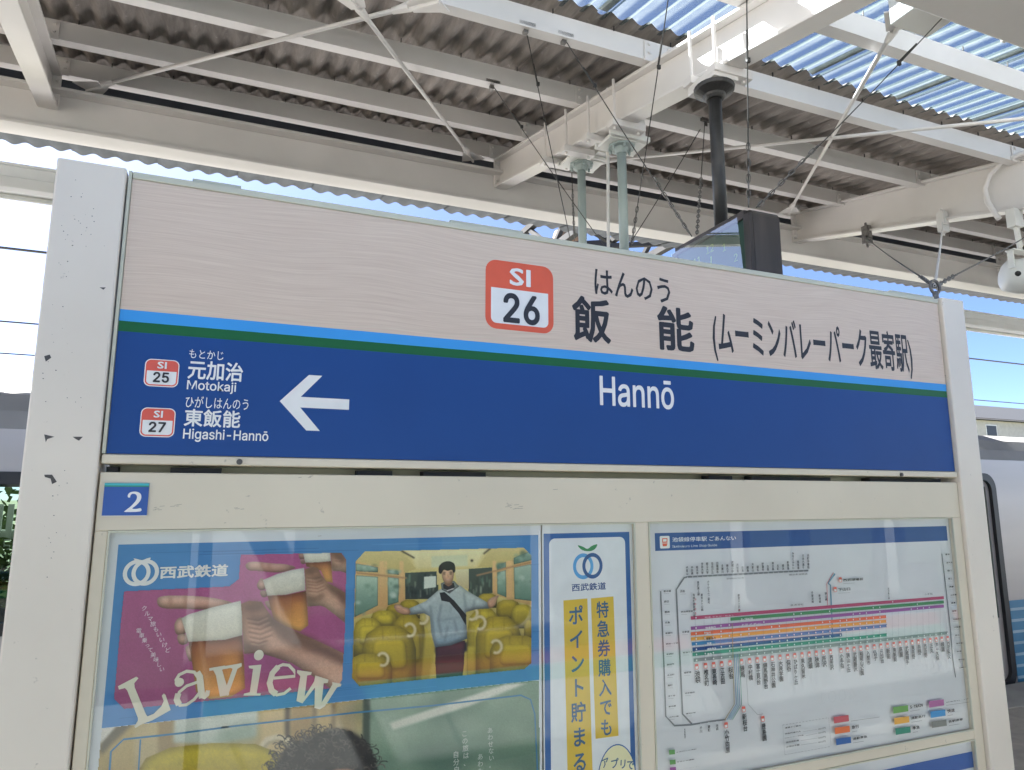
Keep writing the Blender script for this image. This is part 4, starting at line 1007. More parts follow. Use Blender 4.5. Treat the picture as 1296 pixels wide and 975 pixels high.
A.plane_poly([(x, z) for x, z in (zz(p) for p in smooth(mp_(zf, [(158, 94), (180, 100), (196, 108), (214, 96), (235, 90), (226, 108), (206, 117), (176, 113)]), 3))], (52, 128, 78))
A.text('西武鉄道', zf(135, 275), zf(268, 238), (48, 74, 122), .02)
YL = (204, 172, 62)
A.poly([zf(102, 310), zf(196, 302), zf(216, 975), zf(216, 1250), zf(122, 1250), zf(118, 975)], YL); A.poly([zf(210, 302), zf(298, 294), zf(318, 840), zf(228, 852)], YL)
TB = (52, 90, 124)
A.vtext('ポイント貯まる', zf(150, 322), zf(168, 992), TB, .022, .86, 2, .88); A.vtext('特急券購入でも', zf(254, 308), zf(272, 846), TB, .020, .92, 2, .86)
A.ellipse(zf(312, 1010), .049, .072, NB, 40); A.ellipse(zf(312, 1010), .0465, .0695, (216, 210, 168), 40)
a0 = [('ア', 265, 945, .22), ('プ', 302, 948, .05), ('リ', 335, 950, -.08), ('で', 364, 953, -.2)]
for c_, u, v, an in a0:
    x, z = zz(zf(u, v)); A.char(c_, x, z, .0215, TB, .02, an)
A.build('printed_face', PRINT, np_)

# ---------- route map
rm = thing('route_map', (1.7, PYP, 1.2), 'white railway line map under a dark blue title bar with many coloured service lines', 'route map')
MB().box(OR0 + .001, OR1 - .001, PYP, PYP + .0015, MZ0 + .001, OZ1 - .001).build('paper', paint('map_paper', ink((207, 207, 208)), rough=.6), rm)
m3 = zm(820, 650, 5.4); m4 = zm(1020, 650, 5.4); m5 = zm(820, 800, 5.4); m6 = zm(1020, 800, 5.4)
A = Art(PYP - .0002, PYP)
A.poly([m3(46, 135), m4(960, 86), m4(969, 186), m3(50, 257)], (44, 80, 134))
x0, z1 = zz(m3(80, 155)); x1, z0 = zz(m3(150, 238)); A.rrect(x0, z0, x1, z1, .003, (222, 214, 208))
A.poly([m3(97, 170), m3(133, 169), m3(133, 200), m3(97, 201)], (206, 90, 62)); A.poly([m3(103, 176), m3(127, 175), m3(127, 192), m3(103, 193)], (222, 214, 208)); A.poly([m3(97, 205), m3(133, 204), m3(128, 224), m3(102, 225)], (206, 90, 62))
A.text('池袋線停車駅 ごあんない', m3(167, 196), m3(600, 152), (216, 220, 226), .008); A.text('Ikebukuro Line Stop Guide', m3(167, 238), m3(472, 208), (206, 212, 220), 0)
A.build('title_bar', PRINT, rm)
A = Art(PYP - .0012, PYP)
GL = (116, 118, 120); DK = (62, 62, 64)
lw = .0036
for p_ in ([m3(1095, 390), m3(265, 434), m3(245, 440), m3(192, 520), m3(205, 800), m5(215, 130), m5(235, 560), m5(298, 628)], [m3(85, 530), m3(98, 800), m5(108, 240), m5(120, 575), m5(180, 640), m5(290, 634), m5(420, 612), m5(530, 598)], [m4(926, 275), m4(960, 560), m4(985, 790), m6(1000, 180), m6(1020, 310)]):
    A.line(p_, lw * (1.2 if p_[0] == m3(1095, 390) else 1), GL)
# red and blue branch
A.line([m4(180, 850), m4(172, 640), m4(165, 490), m4(150, 478), m4(152, 470), m4(196, 412)], .0046, (96, 136, 156))
A.line([m4(146, 626), m4(140, 480), m4(186, 404)], .0016, (182, 70, 84))
SX = [820 + v / 5.4 for v in (325, 385, 440, 495, 552, 630, 685, 738, 788, 840, 893, 945, 993, 1043, 1092, 1140, 1188, 1237)] + [1020 + v / 5.4 for v in (228, 272, 318, 363, 408, 455, 500, 545, 588, 630, 672, 714, 756, 797, 837, 877, 915, 955)]
LINES = [((168, 66, 98), 874, 782.4, 1194, 756.5), ((70, 132, 82), 924, 783.8, 1194, 762), ((146, 84, 142), 874, 795.4, 1194, 767.2), ((208, 98, 60), 874, 802.4, 1121, 780.5), ((212, 152, 66), 874, 809, 1121, 786.3), ((44, 122, 168), 875, 815.2, 1122, 792), ((32, 70, 128), 876, 822, 1065, 803.5), ((66, 136, 116), 876, 828.5, 1122, 803.5), ((136, 138, 138), 877.4, 835.7, 1199, 801)]
for c, xa, ya, xb, yb2 in LINES: A.line([(xa, ya), (xb, yb2)], .0079, c)
# dotted guides, blue pack under the lines
for i, sx in enumerate(SX):
    yt = 782 + (756.5 - 782.4) * (sx - 874) / 320; yg = 835.7 + (801 - 835.7) * (sx - 877.4) / 321.6
    A.line([(sx - .8, yt + 3), (sx, yg)], .0004, (110, 112, 116))
stops = [(0, 1.), (1, .3), (2, .5), (3, .55), (4, .6), (5, .75), (6, .8), (7, .85), (8, 1.)]
for li, (c, xa, ya, xb, yb2) in enumerate(LINES):
    rng = random.Random(li)
    for i, sx in enumerate(SX):
        if sx < xa - 2 or sx > xb + 1: continue
        keep = i in (0, 35) or li == 8 or (li >= 5 and i > 8) or (li in (3, 4) and i > 16) or rng.random() < [.12, .12, .35, .4, .45, .5, .5, .6, 1][li]
        if not keep: continue
        A.ellipse((sx, ya + (yb2 - ya) * (sx - xa) / (xb - xa)), .0019, .0021, (226, 226, 224), 8)
for c, o in (((146, 128, 70), 566), ((60, 110, 150), 580), ((84, 150, 170), 592), ((60, 110, 150), 604), ((66, 136, 116), 616)):
    A.line([m5(o, -60 if o < 575 else 150), m5(o + 14, 490), m5(o - 50, 596)], .0018, c)
A.line([m5(656, 190), m5(674, 490), m5(740, 562), m5(775, 556)], .0013, (150, 152, 152))
A.build('service_lines', PRINT, rm)
A = Art(PYP - .0032, PYP, step=8e-6)
BKM = (40, 40, 44)
NAMES = '池袋 椎名町 東長崎 江古田 桜台 練馬 中村橋 富士見台 練馬高野台 石神井公園 大泉学園 保谷 ひばりヶ丘 東久留米 清瀬 秋津 所沢 西所沢 小手指 狭山ヶ丘 武蔵藤沢 稲荷山公園 入間市 仏子 元加治 飯能 東飯能 高麗 武蔵横手 東吾野 吾野 西吾野 正丸 芦ヶ久保 横瀬 西武秩父'.split()
def sbadge(u, v, k):
    x, z = zz((u, v)); w_, h_ = .0050 * k, .0062 * k
    A.rrect(x - w_, z - h_, x + w_, z + h_, .002 * k, (206, 96, 80)); A.plane_poly([(x - w_ * .72, z - h_ * .8), (x + w_ * .72, z - h_ * .8), (x + w_ * .72, z + h_ * .1), (x - w_ * .72, z + h_ * .1)], (222, 214, 210))
for i, (sx, nm) in enumerate(zip(SX, NAMES)):
    yg = 835.7 + (801 - 835.7) * (sx - 877.4) / 321.6; k = 1.0
    f_ = 1.0 - .22 * (sx - 880) / 320
    sbadge(sx + .6, yg + 8.2 * f_, k)
    L = 7.0 * f_ * len(nm) if len(nm) > 2 else 7.8 * f_ * len(nm)
    A.vtext(nm, (sx + 1.3, yg + 13.2 * f_), (sx + 2.4, yg + 13.2 * f_ + L), BKM, .026, 1.08, 1)
    A.line([(sx - 2.4, yg + 14 * f_), (sx - 1.6, yg + 14 * f_ + L * .8)], .0006, (130, 130, 132))
for (u, v, nm) in ((525, 633, '小竹向原'), (645, 525, '新桜台'), (776, 590, '豊島園')):
    p = m5(u, v); sbadge(p[0], p[1], 1.05); q = m5(u + 4, v + 30); A.vtext(nm, q, (q[0] + 1.6, q[1] + 7.4 * len(nm)), BKM, .026, 1.05, 1)
for (u, v, nm) in ((225, 452, '西武球場前'), (190, 518, '下山口')):
    p = m4(u, v); sbadge(p[0], p[1], 1.05); A.text(nm, m4(u + 20, v + 12), m4(u + 20 + 27 * len(nm), v - 14), BKM, .024, 1); A.line([m4(u + 20, v + 26), m4(u + 100, v + 22)], .0006, (130, 130, 132))
TY = '代官山 中目黒 祐天寺 学芸大学 都立大学 自由が丘 田園調布 多摩川 新丸子 武蔵小杉 元住吉 日吉 綱島 大倉山 菊名 妙蓮寺 白楽 東白楽 反町 横浜 新高島 みなとみらい 馬車道 日本大通り 元町中華街'.split()
for i, nm in enumerate(TY):
    u = 258 + (1083 - 258) * i / 24; v = 434 - 44 * (u - 258) / 835; L = 20 * len(nm)
    A.vtext(nm, m3(u, v - 14 - L), m3(u + 2, v - 14), BKM, .022, 1.02, 1)
    A.ellipse(m3(u + 4, v), .0010, .0012, (214, 216, 216), 6)
YR = '新木場 辰巳 豊洲 月島 新富町 銀座一丁目 有楽町 桜田門 永田町 麹町 市ケ谷 飯田橋 江戸川橋'.split()
for i, nm in enumerate(YR):
    t = i / 12; p = m3(86 + 36 * t, 530 + 855 * t); A.ellipse((p[0], p[1]), .0010, .0012, (214, 216, 216), 6)
    A.text(nm, (p[0] + 2.2, p[1] + 1.4), (p[0] + 2.2 + 3.0 * len(nm), p[1] - 1.7), BKM, .022, 1); A.line([(p[0] + 2.2, p[1] + 3.2), (p[0] + 9, p[1] + 3.0)], .0005, (130, 130, 132))
FK = '渋谷 明治神宮前 北参道 新宿三丁目 東新宿 西早稲田 雑司が谷'.split()
for i, nm in enumerate(FK):
    t = i / 6; p = m3(195 + 40 * t, 530 + 830 * t); A.ellipse((p[0], p[1]), .0010, .0012, (214, 216, 216), 6)
    A.text(nm, (p[0] + 2.6, p[1] + 1.6), (p[0] + 2.6 + 3.0 * len(nm), p[1] - 1.8), BKM, .022, 1); A.line([(p[0] + 2.6, p[1] + 3.6), (p[0] + 10, p[1] + 3.4)], .0005, (130, 130, 132))
for i, nm in enumerate('千川 要町 池袋'.split()):
    p = m5(350 + 55 * i, 622 - 8 * i); A.ellipse(p, .0010, .0012, (214, 216, 216), 6); A.vtext(nm, m5(350 + 55 * i, 640 - 8 * i), m5(352 + 55 * i, 684 - 8 * i), BKM, .022, 1.02, 1)
A.vtext('東池袋護国寺', m5(240, 655), m5(242, 722), BKM, .022, 1.02, 1)
CH = '寄居 波久礼 樋口 野上 長瀞 上長瀞 親鼻 皆野 和銅黒谷 大野原 秩父 御花畑 影森 浦山口 三峰口'.split()
for i, nm in enumerate(CH):
    t = i / 14; p = m4(928 + 92 * t, 280 + 770 * t); A.ellipse(p, .0010, .0012, (214, 216, 216), 6)
    A.text(nm, (p[0] + 2, p[1] + 1.2), (p[0] + 2 + 2.6 * len(nm), p[1] - 1.4), BKM, .022, 1); A.line([(p[0] + 2, p[1] + 3), (p[0] + 8, p[1] + 2.8)], .0005, (130, 130, 132))
for u, v, nm in ((302, 545, '有楽町線副都心線'), (355, 545, '東京メトロ線'), (400, 455, 'のりかえのご案内'), (330, 460, '東武東上線'), (607, 548, '都営大江戸線'), (1108, 530, '多摩湖線'), (1158, 550, '新宿線'), (1200, 535, '狭山線')):
    A.vtext(nm, m3(u, v), m3(u + 4, v + 20 * len(nm)), BKM, .02, 1.0, 1)
A.vtext('西武秩父線', m4(548, 505), m4(552, 585), BKM, .02, 1.0, 1)
for u, v in ((312, 585), (312, 617), (312, 650), (312, 680), (610, 656)): A.ellipse(m3(u, v), .0021, .0023, (186, 80, 84), 10, .55)
A.text('直通運転', m3(960, 632), m3(1048, 612), DK, 0, 1); A.text('小手指', m4(795, 558), m4(848, 540), DK, 0, 1); A.text('東急東横線 みなとみらい線', m3(525, 450), m3(640, 432), DK, 0, 1); A.text('横浜高速鉄道', m3(950, 424), m3(1075, 405), DK, 0, 1)
# service names printed in the bars
for nm, y, x, w_ in (('特急 ちちぶ・むさし', 699, 375, 200), ('S-TRAIN', 718, 622, 80), ('快速急行', 776, 380, 70), ('Fライナー', 752, 630, 130), ('急行', 814, 385, 30), ('通勤急行', 850, 385, 66), ('快速', 884, 390, 30), ('通勤準急', 920, 390, 64), ('準急', 957, 392, 32)):
    A.text(nm, m3(x, y + 12), m3(x + w_, y - 10), (228, 222, 222) if nm != '通勤急行' else BKM, .022, 1)
# legend
LG = [((190, 84, 92), 173, 572, '特急「ちちぶ」「むさし」号'), ((210, 108, 62), 180, 645, '急行'), ((48, 92, 152), 188, 720, '通勤準急'), ((104, 152, 82), 578, 505, 'S-TRAIN'), ((214, 160, 72), 585, 580, '通勤急行'), ((54, 128, 106), 594, 650, '準急'), ((160, 98, 142), 822, 465, '快速急行・Fライナー'), ((66, 136, 186), 832, 535, '快速'), ((122, 124, 118), 840, 603, '各駅停車')]
for c, u, v, nm in LG:
    A.poly([m6(u, v + 4), m6(u + 102, v - 10), m6(u + 105, v + 32), m6(u + 3, v + 48)], c)
    n = min(len(nm), 10); tw = 24 * len(nm) if len(nm) < 6 else 165 + 6 * len(nm) if len(nm) < 11 else 260
    if nm == 'S-TRAIN': tw = 85
    A.text(nm, m6(u + 117, v + 14 - 0), m6(u + 117 + tw, v - 16 - tw * .05), BKM, .024, 1); A.line([m6(u + 118, v + 32), m6(u + 118 + tw * .75, v + 30 - tw * .1)], .0008, (120, 120, 122))
for i, (c, u, v, nm) in enumerate((((92, 142, 82), 130, 800, '土休日のみ運転'), ((92, 142, 82), 135, 868, '平日のみ運転'), ((146, 84, 142), 137, 918, '土休日は快速急行'))):
    A.poly([m5(u, v), m5(u + 40, v - 4), m5(u + 42, v + 28), m5(u + 2, v + 32)], c); A.text(nm, m5(u + 48, v + 18), m5(u + 48 + 20 * len(nm), v - 10), BKM, .022, 1)
for p_ in ([m5(905, 630), m5(1218, 580)], [m5(1218, 580), m5(1235, 775)], [m5(918, 832), m5(1235, 775)], [m5(905, 630), m5(918, 832)]):
    a_, b_ = p_
    for k in range(14):
        t0, t1 = k / 14, (k + .6) / 14; A.line([(a_[0] + (b_[0] - a_[0]) * t0, a_[1] + (b_[1] - a_[1]) * t0), (a_[0] + (b_[0] - a_[0]) * t1, a_[1] + (b_[1] - a_[1]) * t1)], .0007, (110, 112, 116))
for nm, u, v in (('運賃のご案内', 920, 655), ('特急料金大人', 920, 695), ('Fライナー料金', 922, 722), ('指定席料金', 926, 755), ('小児は半額', 928, 785)):
    A.text(nm, m5(u, v), m5(u + 18 * len(nm), v - 22 - 6), BKM, .022, 1)
    if u > 920 or v > 680: A.line([m5(u + 20 * len(nm), v - 20), m5(1140, v - 36)], .0005, (110, 112, 116)); A.text('400円', m5(1146, v - 30), m5(1195, v - 52), DK, .004, 1)
A.build('map_lettering', PRINT, rm)
# ---------- notice below the map
nt_ = thing('notice_sheet', (1.7, PYP, .95), 'pale notice sheet with a blue heading bar, behind glass below the route map', 'notice')
MB().box(OR0 + .001, OR1 - .001, PYP, PYP + .0015, CB + .06, MZ1 - .001).build('paper', paint('notice_paper', ink((200, 202, 206)), rough=.6), nt_)
A = Art(PYP - .0002, PYP); x1, z1 = zz((1231, 951)); z0 = zz((1233, 971))[1]; x0 = zz((1100, 985))[0]
A.plane_poly([(OR0 + .03, z0), (x1, z0), (x1, z1), (OR0 + .03, z1)], (56, 92, 158)); A.build('heading_bar', PRINT, nt_)
#MARK_PART2
# ================================================================== HANGING THINGS
def mirror_pt(p): return p
# ---------- clock on its black pole under the rafter
CYc, CXc = 2.443, 2.033
base = C(CXc, CYc, 1.95)
clk = thing('platform_clock', base, 'dark square clock with green numerals hanging from a black pole under a round flange', 'clock')
cx0, cx1, cy0, cy1, ch0, ch1 = 1.95, 2.117, 2.167, 2.722, .66, 1.2165
b = MB(C)
fr_ = .038
b.prism(rr(cy0, ch0, cy1, ch1, .03, 4), 'x', cx0 + .02, cx1)
b.box(cx0, cx0 + .022, cy0 + .028, cy1 - .028, ch1 - fr_, ch1 - .001); b.box(cx0, cx0 + .022, cy0 + .028, cy1 - .028, ch0 + .001, ch0 + fr_)
b.box(cx0, cx0 + .022, cy0 + .001, cy0 + fr_, ch0 + .022, ch1 - .022); b.box(cx0, cx0 + .022, cy1 - fr_, cy1 - .001, ch0 + .022, ch1 - .022)
b.build('clock_case', M['clock_box'], clk, bevel=.003)
d_ = MB(C); d_.box(cx0 + .012, cx0 + .016, cy0 + fr_, cy1 - fr_, ch0 + fr_, ch1 - fr_); dial = d_.build('clock_dial', M['dial'], clk)
g_ = MB(C); g_.add([(cx0 + .0075, cy0 + fr_, ch0 + fr_), (cx0 + .0075, cy1 - fr_, ch0 + fr_), (cx0 - .030, cy1 - fr_, ch1 - fr_), (cx0 - .030, cy0 + fr_, ch1 - fr_)], [(0, 1, 2, 3)])
g_.build('dial_glass', M['clock_glass'], clk)
cyc, chc = (cy0 + cy1) / 2, (ch0 + ch1) / 2
for h_ in range(1, 13):
    a_ = R_(90 - 30 * h_); vs_, fs = glyphs(str(h_)); wds = max(v[0] for v in vs_) / 2
    # seen from -x: the reader's right is -y
    u0, v0 = .195 * math.cos(a_), .195 * math.sin(a_)
    nm_ = MB(C); nm_.add([(cx0 + .0105, cyc - (u0 + (u - wds) * .068), chc + v0 + (v - .36) * .068) for u, v in vs_], fs); nm_.build('numeral', M['numeral'], dial)
hd = MB(C)
for ang, ln, wd in ((R_(86), .15, .016), (R_(-35), .10, .02)):
    u, v = math.cos(ang), math.sin(ang); px_, pv = -v, u
    q = []
    for a_, s_ in ((0, -1), (0, 1), (ln, .5), (ln, -.5)): q.append((cx0 + .009, cyc - (u * a_ + px_ * s_ * wd / 2), chc + v * a_ + pv * s_ * wd / 2))
    hd.add(q, [(0, 1, 2, 3)])
hd.build('clock_hand', M['numeral'], clk)
pm = MB(C); pm.tube([(CXc, CYc, ch1 - .01), (CXc, CYc, 1.92)], .031, 16)
pole = pm.build('hanger_pole', M['pole_dark'], clk, smooth=True)
fm = MB(C); fm.tube([(CXc, CYc, 1.885), (CXc, CYc, 1.898), (CXc, CYc, 1.908), (CXc, CYc, 1.930), (CXc, CYc, 1.950)], [.040, .050, .054, .094, .097], 24)
fm.build('ceiling_flange', M['pole_dark'], clk, smooth=False, bevel=.003)
sm = MB(C)
# channel irons and hook rods that clasp the rafter
def clasp(mb, x, y, hb, w0=.17, rise=.225, dy=(.0,), with_plate=True):
    rx = rafx(1.747, y)
    mb.box(rx - .05, rx + .17, y - .03, y + .03, hb - .045, hb - .006)
    for e in (-.022, .137): mb.tube([(rx + e, y, hb - .06), (rx + e, y, hb + rise + .03)], .009, 8)
clasp(sm, CXc, CYc - .07, 1.622 + .166 * (CYc - .07) , .2); clasp(sm, CXc, CYc + .09, 1.622 + .166 * (CYc + .09), .2)
hbk = 1.622 + .166 * CYc
sm.box(CXc - .07, CXc + .07, CYc - .09, CYc + .11, 1.950, hbk - .03)
sm.build('beam_clamp', M['steel'], clk)

# ---------- departure board on two grey-green posts
dp = thing('hanging_departure_board', C(2.03, 3.55, 2.2), 'two grey-green hanger posts on white boxes, carrying a board hidden behind the name board', 'hanging sign')
for (yy, dh) in ((3.80, .045), (3.29, .088)):
    xx = 2.028
    hb = 1.622 + .166 * yy; hf = hb - dh
    m = MB(C); m.tube([(xx, yy, 1.28), (xx, yy, hf - .01)], .0275, 14); po = m.build('hanger_post', M['pole_green'], dp, smooth=True)
    fl = MB(C)
    fl.tube([(xx, yy, hf - .02), (xx, yy, hf - .008)], .082, 8); fl.tube([(xx, yy, hf - .055), (xx, yy, hf - .02)], [.034, .048], 12)
    for k in range(6): a_ = R_(60 * k + 15); fl.tube([(xx + .068 * math.cos(a_), yy + .068 * math.sin(a_), hf - .04), (xx + .068 * math.cos(a_), yy + .068 * math.sin(a_), hf + .004)], .008, 6)
    fl.build('post_flange', M['pole_green'], po)
    bxm = MB(C); bxm.box(xx - .12, xx + .13, yy - .075, yy + .075, hf - .006, hf + .016); bxm.box(xx - .13, xx + .14, yy - .10, yy - .076, hf + .0, hf + .032); bxm.box(xx - .13, xx + .14, yy + .076, yy + .10, hf + .0, hf + .032)
    if yy < 3.5: bxm.box(xx - .06, xx + .125, yy - .074, yy + .09, hf + .0165, hb + .06 if False else hb - .004); bxm.box(xx + .035, xx + .125, yy - .074, yy + .09, hb - .0035, hb + .06)
    else: bxm.box(xx + .04, xx + .13, yy - .16, yy - .02, hf + .017, hb + .07)
    bx_ = bxm.build('junction_box', M['white_box'], dp, bevel=.003)
    cl = MB(C); clasp(cl, xx, yy - .13, hb - .02); cl.build('beam_clamp', M['steel'], dp); cl = MB(C); clasp(cl, xx, yy + .13, hb + .02); cl.build('beam_clamp', M['steel'], dp)
bd = MB(C); bd.box(1.93, 2.13, 2.98, 4.1, .70, 1.28); bd.build('board_case', M['clock_box'], dp, bevel=.006)
bd = MB(C); bd.box(1.925, 1.929, 3.03, 4.05, .74, 1.24); bd.build('board_screen', M['rubber'], dp)
dr = MB(C); dr.tube([cray(769, 112, yc=3.42), cray(770, 330, yc=3.42)], .010, 8); dr.build('conduit_rod', M['rope'], dp)

# ---------- guy wires, each with its clip
def guy(p, q, label, r=.0027, clip=True, chain=0.0, buckle=True, name='guy_wire', mat='wire'):
    p, q = Vector(p), Vector(q)
    t = thing(name, C(*p), label, 'wire', 'wires steadying the hanging clock and boards')
    n = 8; pts = [p.lerp(q, k / n) - Vector((0, 0, .012 * math.sin(math.pi * k / n))) for k in range(n + 1)]
    m = MB(C); m.tube(pts, r, 6); m.build('wire', M[mat], t)
    d = (q - p).normalized()
    if clip:
        c = MB(C); c.box(p.x - .045, p.x + .045, p.y - .03, p.y + .03, p.z - .012, p.z + .008); c.box(p.x - .012, p.x + .012, p.y - .012, p.y + .012, p.z - .04, p.z - .012); c.build('clip', M['zinc'], t)
    if buckle:
        L = (q - p).length; a = p + d * min(.20, L * .16); b = a + d * .11
        c = MB(C); c.tube([a, b], .0048, 8); c.box(b.x - .004, b.x + .012, b.y - .005, b.y + .005, b.z - .012, b.z + .008); c.build('wire_grip', M['bolt'], t)
    if chain:
        L = (q - p).length; k = 0; s_ = L * (1 - chain); c = MB(C)
        while s_ < L - .02:
            a = p + d * s_ - Vector((0, 0, .004)); side = d.cross(Vector((0, 0, 1)) if abs(d.z) < .95 else Vector((1, 0, 0))).normalized()
            if k % 2: side = side.cross(d)
            ring = []
            for j in range(9):
                an = 2 * math.pi * j / 8; ring.append(a + d * .020 * math.cos(an) + side * .008 * math.sin(an))
            c.tube(ring, .0026, 5, cap=False); s_ += .031; k += 1
        c.build('chain', M['zinc'], t)
    return t
PB = (1.868, .166)
def at(px, py, yc): return cray(px, py, yc=yc)
p4, p3 = 2.90, 3.57
guy(at(665, 34, p4), at(721, 300, 3.9), 'thin wire from the first clip on the white purlin left of the rafter')
guy(at(713, 47, p4), at(876, 300, 2.70), 'long slanting wire from the second purlin clip down to the clock’s far corner', chain=.28)
guy(at(622, 106, p3), at(768, 316, 3.6), 'slanting wire from the clip on the lower purlin across the rafter end')
guy(at(847, -10, 2.25), at(799, 312, 3.15), 'long dark wire crossing the rafter left of the black clock pole', clip=False, chain=.18)
guy(at(945, -8, 1.9), at(947.5, 263, 2.17), 'upright wire from the rafter down to the clock’s near corner', clip=False, chain=.3)
guy(at(1199, 16, 1.75), at(957, 263, 2.2), 'longest slanting wire, from the white box at top right to the clock', r=.0025, clip=False, chain=.32)
guy(at(892, 154, 3.55), at(882, 297, 2.69), 'short steep wire just left of the black clock pole', chain=.42, buckle=False)
guy(at(892, 154, 3.56), at(795, 312, 3.3), 'thin wire slanting down left from behind the black clock pole', clip=False, buckle=False)
guy(at(723, 200, 3.9), at(727, 305, 3.95), 'short upright wire beside the left grey-green post', clip=False, chain=.6, buckle=False)
# three wires down to the right-hand post of the board
SP = Vector(((2.07), 1.44, ZT + .012))
eye = MB(); eye.tube([(SP.x, SP.y, ZT), (SP.x, SP.y, SP.z + .03)], .009, 8)
ring = [(SP.x + .022 * math.cos(2 * math.pi * k / 12), SP.y, SP.z + .045 + .022 * math.sin(2 * math.pi * k / 12)) for k in range(13)]
eye.tube(ring, .005, 6, cap=False); eye.build('eye_bolt', M['zinc'], sign)
def r3pt(px, py):
    """point on the bottom flange of the rafter right of the clock"""
    n = Vector((1, -SK, 0)); r = ray(px, py); rx = r.x * ct + r.y * st; ry = -r.x * st + r.y * ct
    t = (4.78 - SK * 4.85) / (rx - SK * ry); return Vector((rx * t, ry * t, r.z * t))
def inv(p): # world to canopy units
    x, y = p[0] / K, p[1] / K; return Vector((x * ct + y * st, -x * st + y * ct, (p[2] - H) / K))
for (px_, py_, lb, mt, rr_) in ((1097, 302, 'dark wire from the rafter clamp down to the right end of the blue board', 'wire', .0032), (1193, 286, 'pale rod from the middle rafter clamp down to the right end of the blue board', 'rope', .0055), (1330, 280, 'dark wire reaching the blue board’s right end from the far right', 'wire', .0032)):
    a = r3pt(px_, py_); e = inv(SP + Vector((0, 0, .05)))
    t = guy(a, e, lb, r=rr_, clip=False, buckle=False, mat=mt, chain=.10 if mt == 'wire' else 0)
    c = MB(C); c.box(a.x - .02, a.x + .03, a.y - .03, a.y + .03, a.z + .0, a.z + .11); c.box(a.x - .035, a.x + .045, a.y - .02, a.y + .02, a.z - .05, a.z + .02); c.tube([(a.x, a.y, a.z - .08), (a.x, a.y, a.z + .14)], .010, 8)
    c.build('clamp', M['zinc'] if mt == 'wire' else M['rope'], t)

# ---------- loudspeaker under the right-hand rafter
a = r3pt(1285, 283)
ls = thing('horn_speaker', C(*a), 'white round horn loudspeaker hanging from the rafter at the right edge', 'speaker')
m = MB(C); m.tube([a + Vector((0, 0, .05)), a + Vector((.02, 0, -.20))], .018, 10); m.box(a.x - .045, a.x + .045, a.y - .03, a.y + .03, a.z - .03, a.z + .10); m.build('stem', M['white_box'], ls)
m = MB(C); m.box(a.x - .10, a.x + .14, a.y - .03, a.y + .03, a.z - .215, a.z - .205); m.box(a.x - .10, a.x - .09, a.y - .02, a.y + .02, a.z - .34, a.z - .205); m.build('yoke', M['white_box'], ls)
cc = a + Vector((.08, 0, -.38))
m = MB(C); dd = Vector((.75, -.60, -.15)).normalized()
m.tube([cc - dd * .17, cc - dd * .165, cc - dd * .14, cc - dd * .06, cc + dd * .03, cc + dd * .12, cc + dd * .20, cc + dd * .24], [.03, .075, .11, .125, .115, .13, .17, .185], 22)
m.build('horn', M['white_box'], ls, smooth=True)
m = MB(C); q = cc - dd * .12; m.tube([a + Vector((.02, -.02, -.18)), a + Vector((.03, -.08, -.30)), q + Vector((-.03, -.11, .03)), q + Vector((-.04, -.10, -.02)), q + Vector((-.05, -.06, -.05))], .008, 6); m.build('cable', M['bolt'], ls, smooth=True)
m = MB(C); m.ball(q + Vector((-.05, -.09, -.02)), .028, .02, .022); m.build('cable_gland', M['bolt'], ls, smooth=True)
# looped conduit on the same rafter
m = MB(C)
pts = [r3pt(x, y) - Vector((.03, .0, 0)) for x, y in ((1330, 188), (1296, 196), (1272, 206), (1256, 222), (1250, 240), (1253, 256), (1262, 270), (1268, 278))]
m.tube(pts, .018, 10)
tag(m.build('cable_conduit', M['steel'], None, smooth=True), 'white bent conduit looping down the side of the right-hand rafter', 'conduit')
# ---------- box and pipe on the valley beam at top right
jb = thing('valley_junction_box', C(2.6, 1.9, 1.7), 'white box at the top right where the slanting rods and pipe meet', 'junction box')
q = cray(1172, 8, yc=1.80)
m = MB(C); m.box(q[0] - .10, q[0] + .13, 1.70, 1.90, q[2] - .05, q[2] + .10); m.build('box_body', M['white_box'], jb, bevel=.004)
m = MB(C); q1 = cray(1190, 4, yc=1.72); m.tube([q1, (8.5, 1.72, q1[2])], .028, 10); pi_ = m.build('pipe', M['white_box'], jb, smooth=True)
for k in range(8):
    m = MB(C); x = q1[0] + .45 + k * .5; m.box(x - .012, x + .012, 1.68, 1.76, q1[2] - .035, q1[2] + .04); m.box(x - .03, x + .05, 1.64, 1.70, q1[2] + .02, q1[2] + .03); m.build('pipe_clip', M['white_box'], pi_)

# ---------- lamp rail at the platform edge
LY = 4.30
la, lb_ = onY(0, 217, LY), onY(1211, 388, LY)
zl = (la.z + lb_.z) / 2
lr = thing('lamp_rail', (2, LY, zl), 'long white rail with tube lamps beneath it, running behind the blue board', 'lamp rail')
m = MB(); m.box(-14, 22, LY - .03, LY + .03, zl - .075, zl); m.box(-14, 22, LY - .045, LY + .045, zl - .012, zl + .003); m.build('rail', M['lamp'], lr, bevel=.003)
for x0 in (-6.4, -3.6, -.95, 6.30, 9.2):
    L = 1.3
    if x0 == -.95: x0 = -2.2
    m = MB(); m.prism([(LY - .06, zl - .085), (LY + .06, zl - .085), (LY + .075, zl - .15), (LY + .05, zl - .165), (LY - .05, zl - .165), (LY - .075, zl - .15)], 'x', x0, x0 + L); f_ = m.build('lamp_fitting', M['lamp'], lr, bevel=.004)
    m = MB(); m.tube([(x0 + .04, LY, zl - .178), (x0 + L - .04, LY, zl - .178)], .016, 12); m.build('lamp_tube', M['white_box'], f_, smooth=True)
for x in (-9, -4.2, 9.8, 13):
    MB().box(x - .02, x + .02, LY - .02, LY + .02, zl, zl + .35).build('hanger', M['steel'], lr)

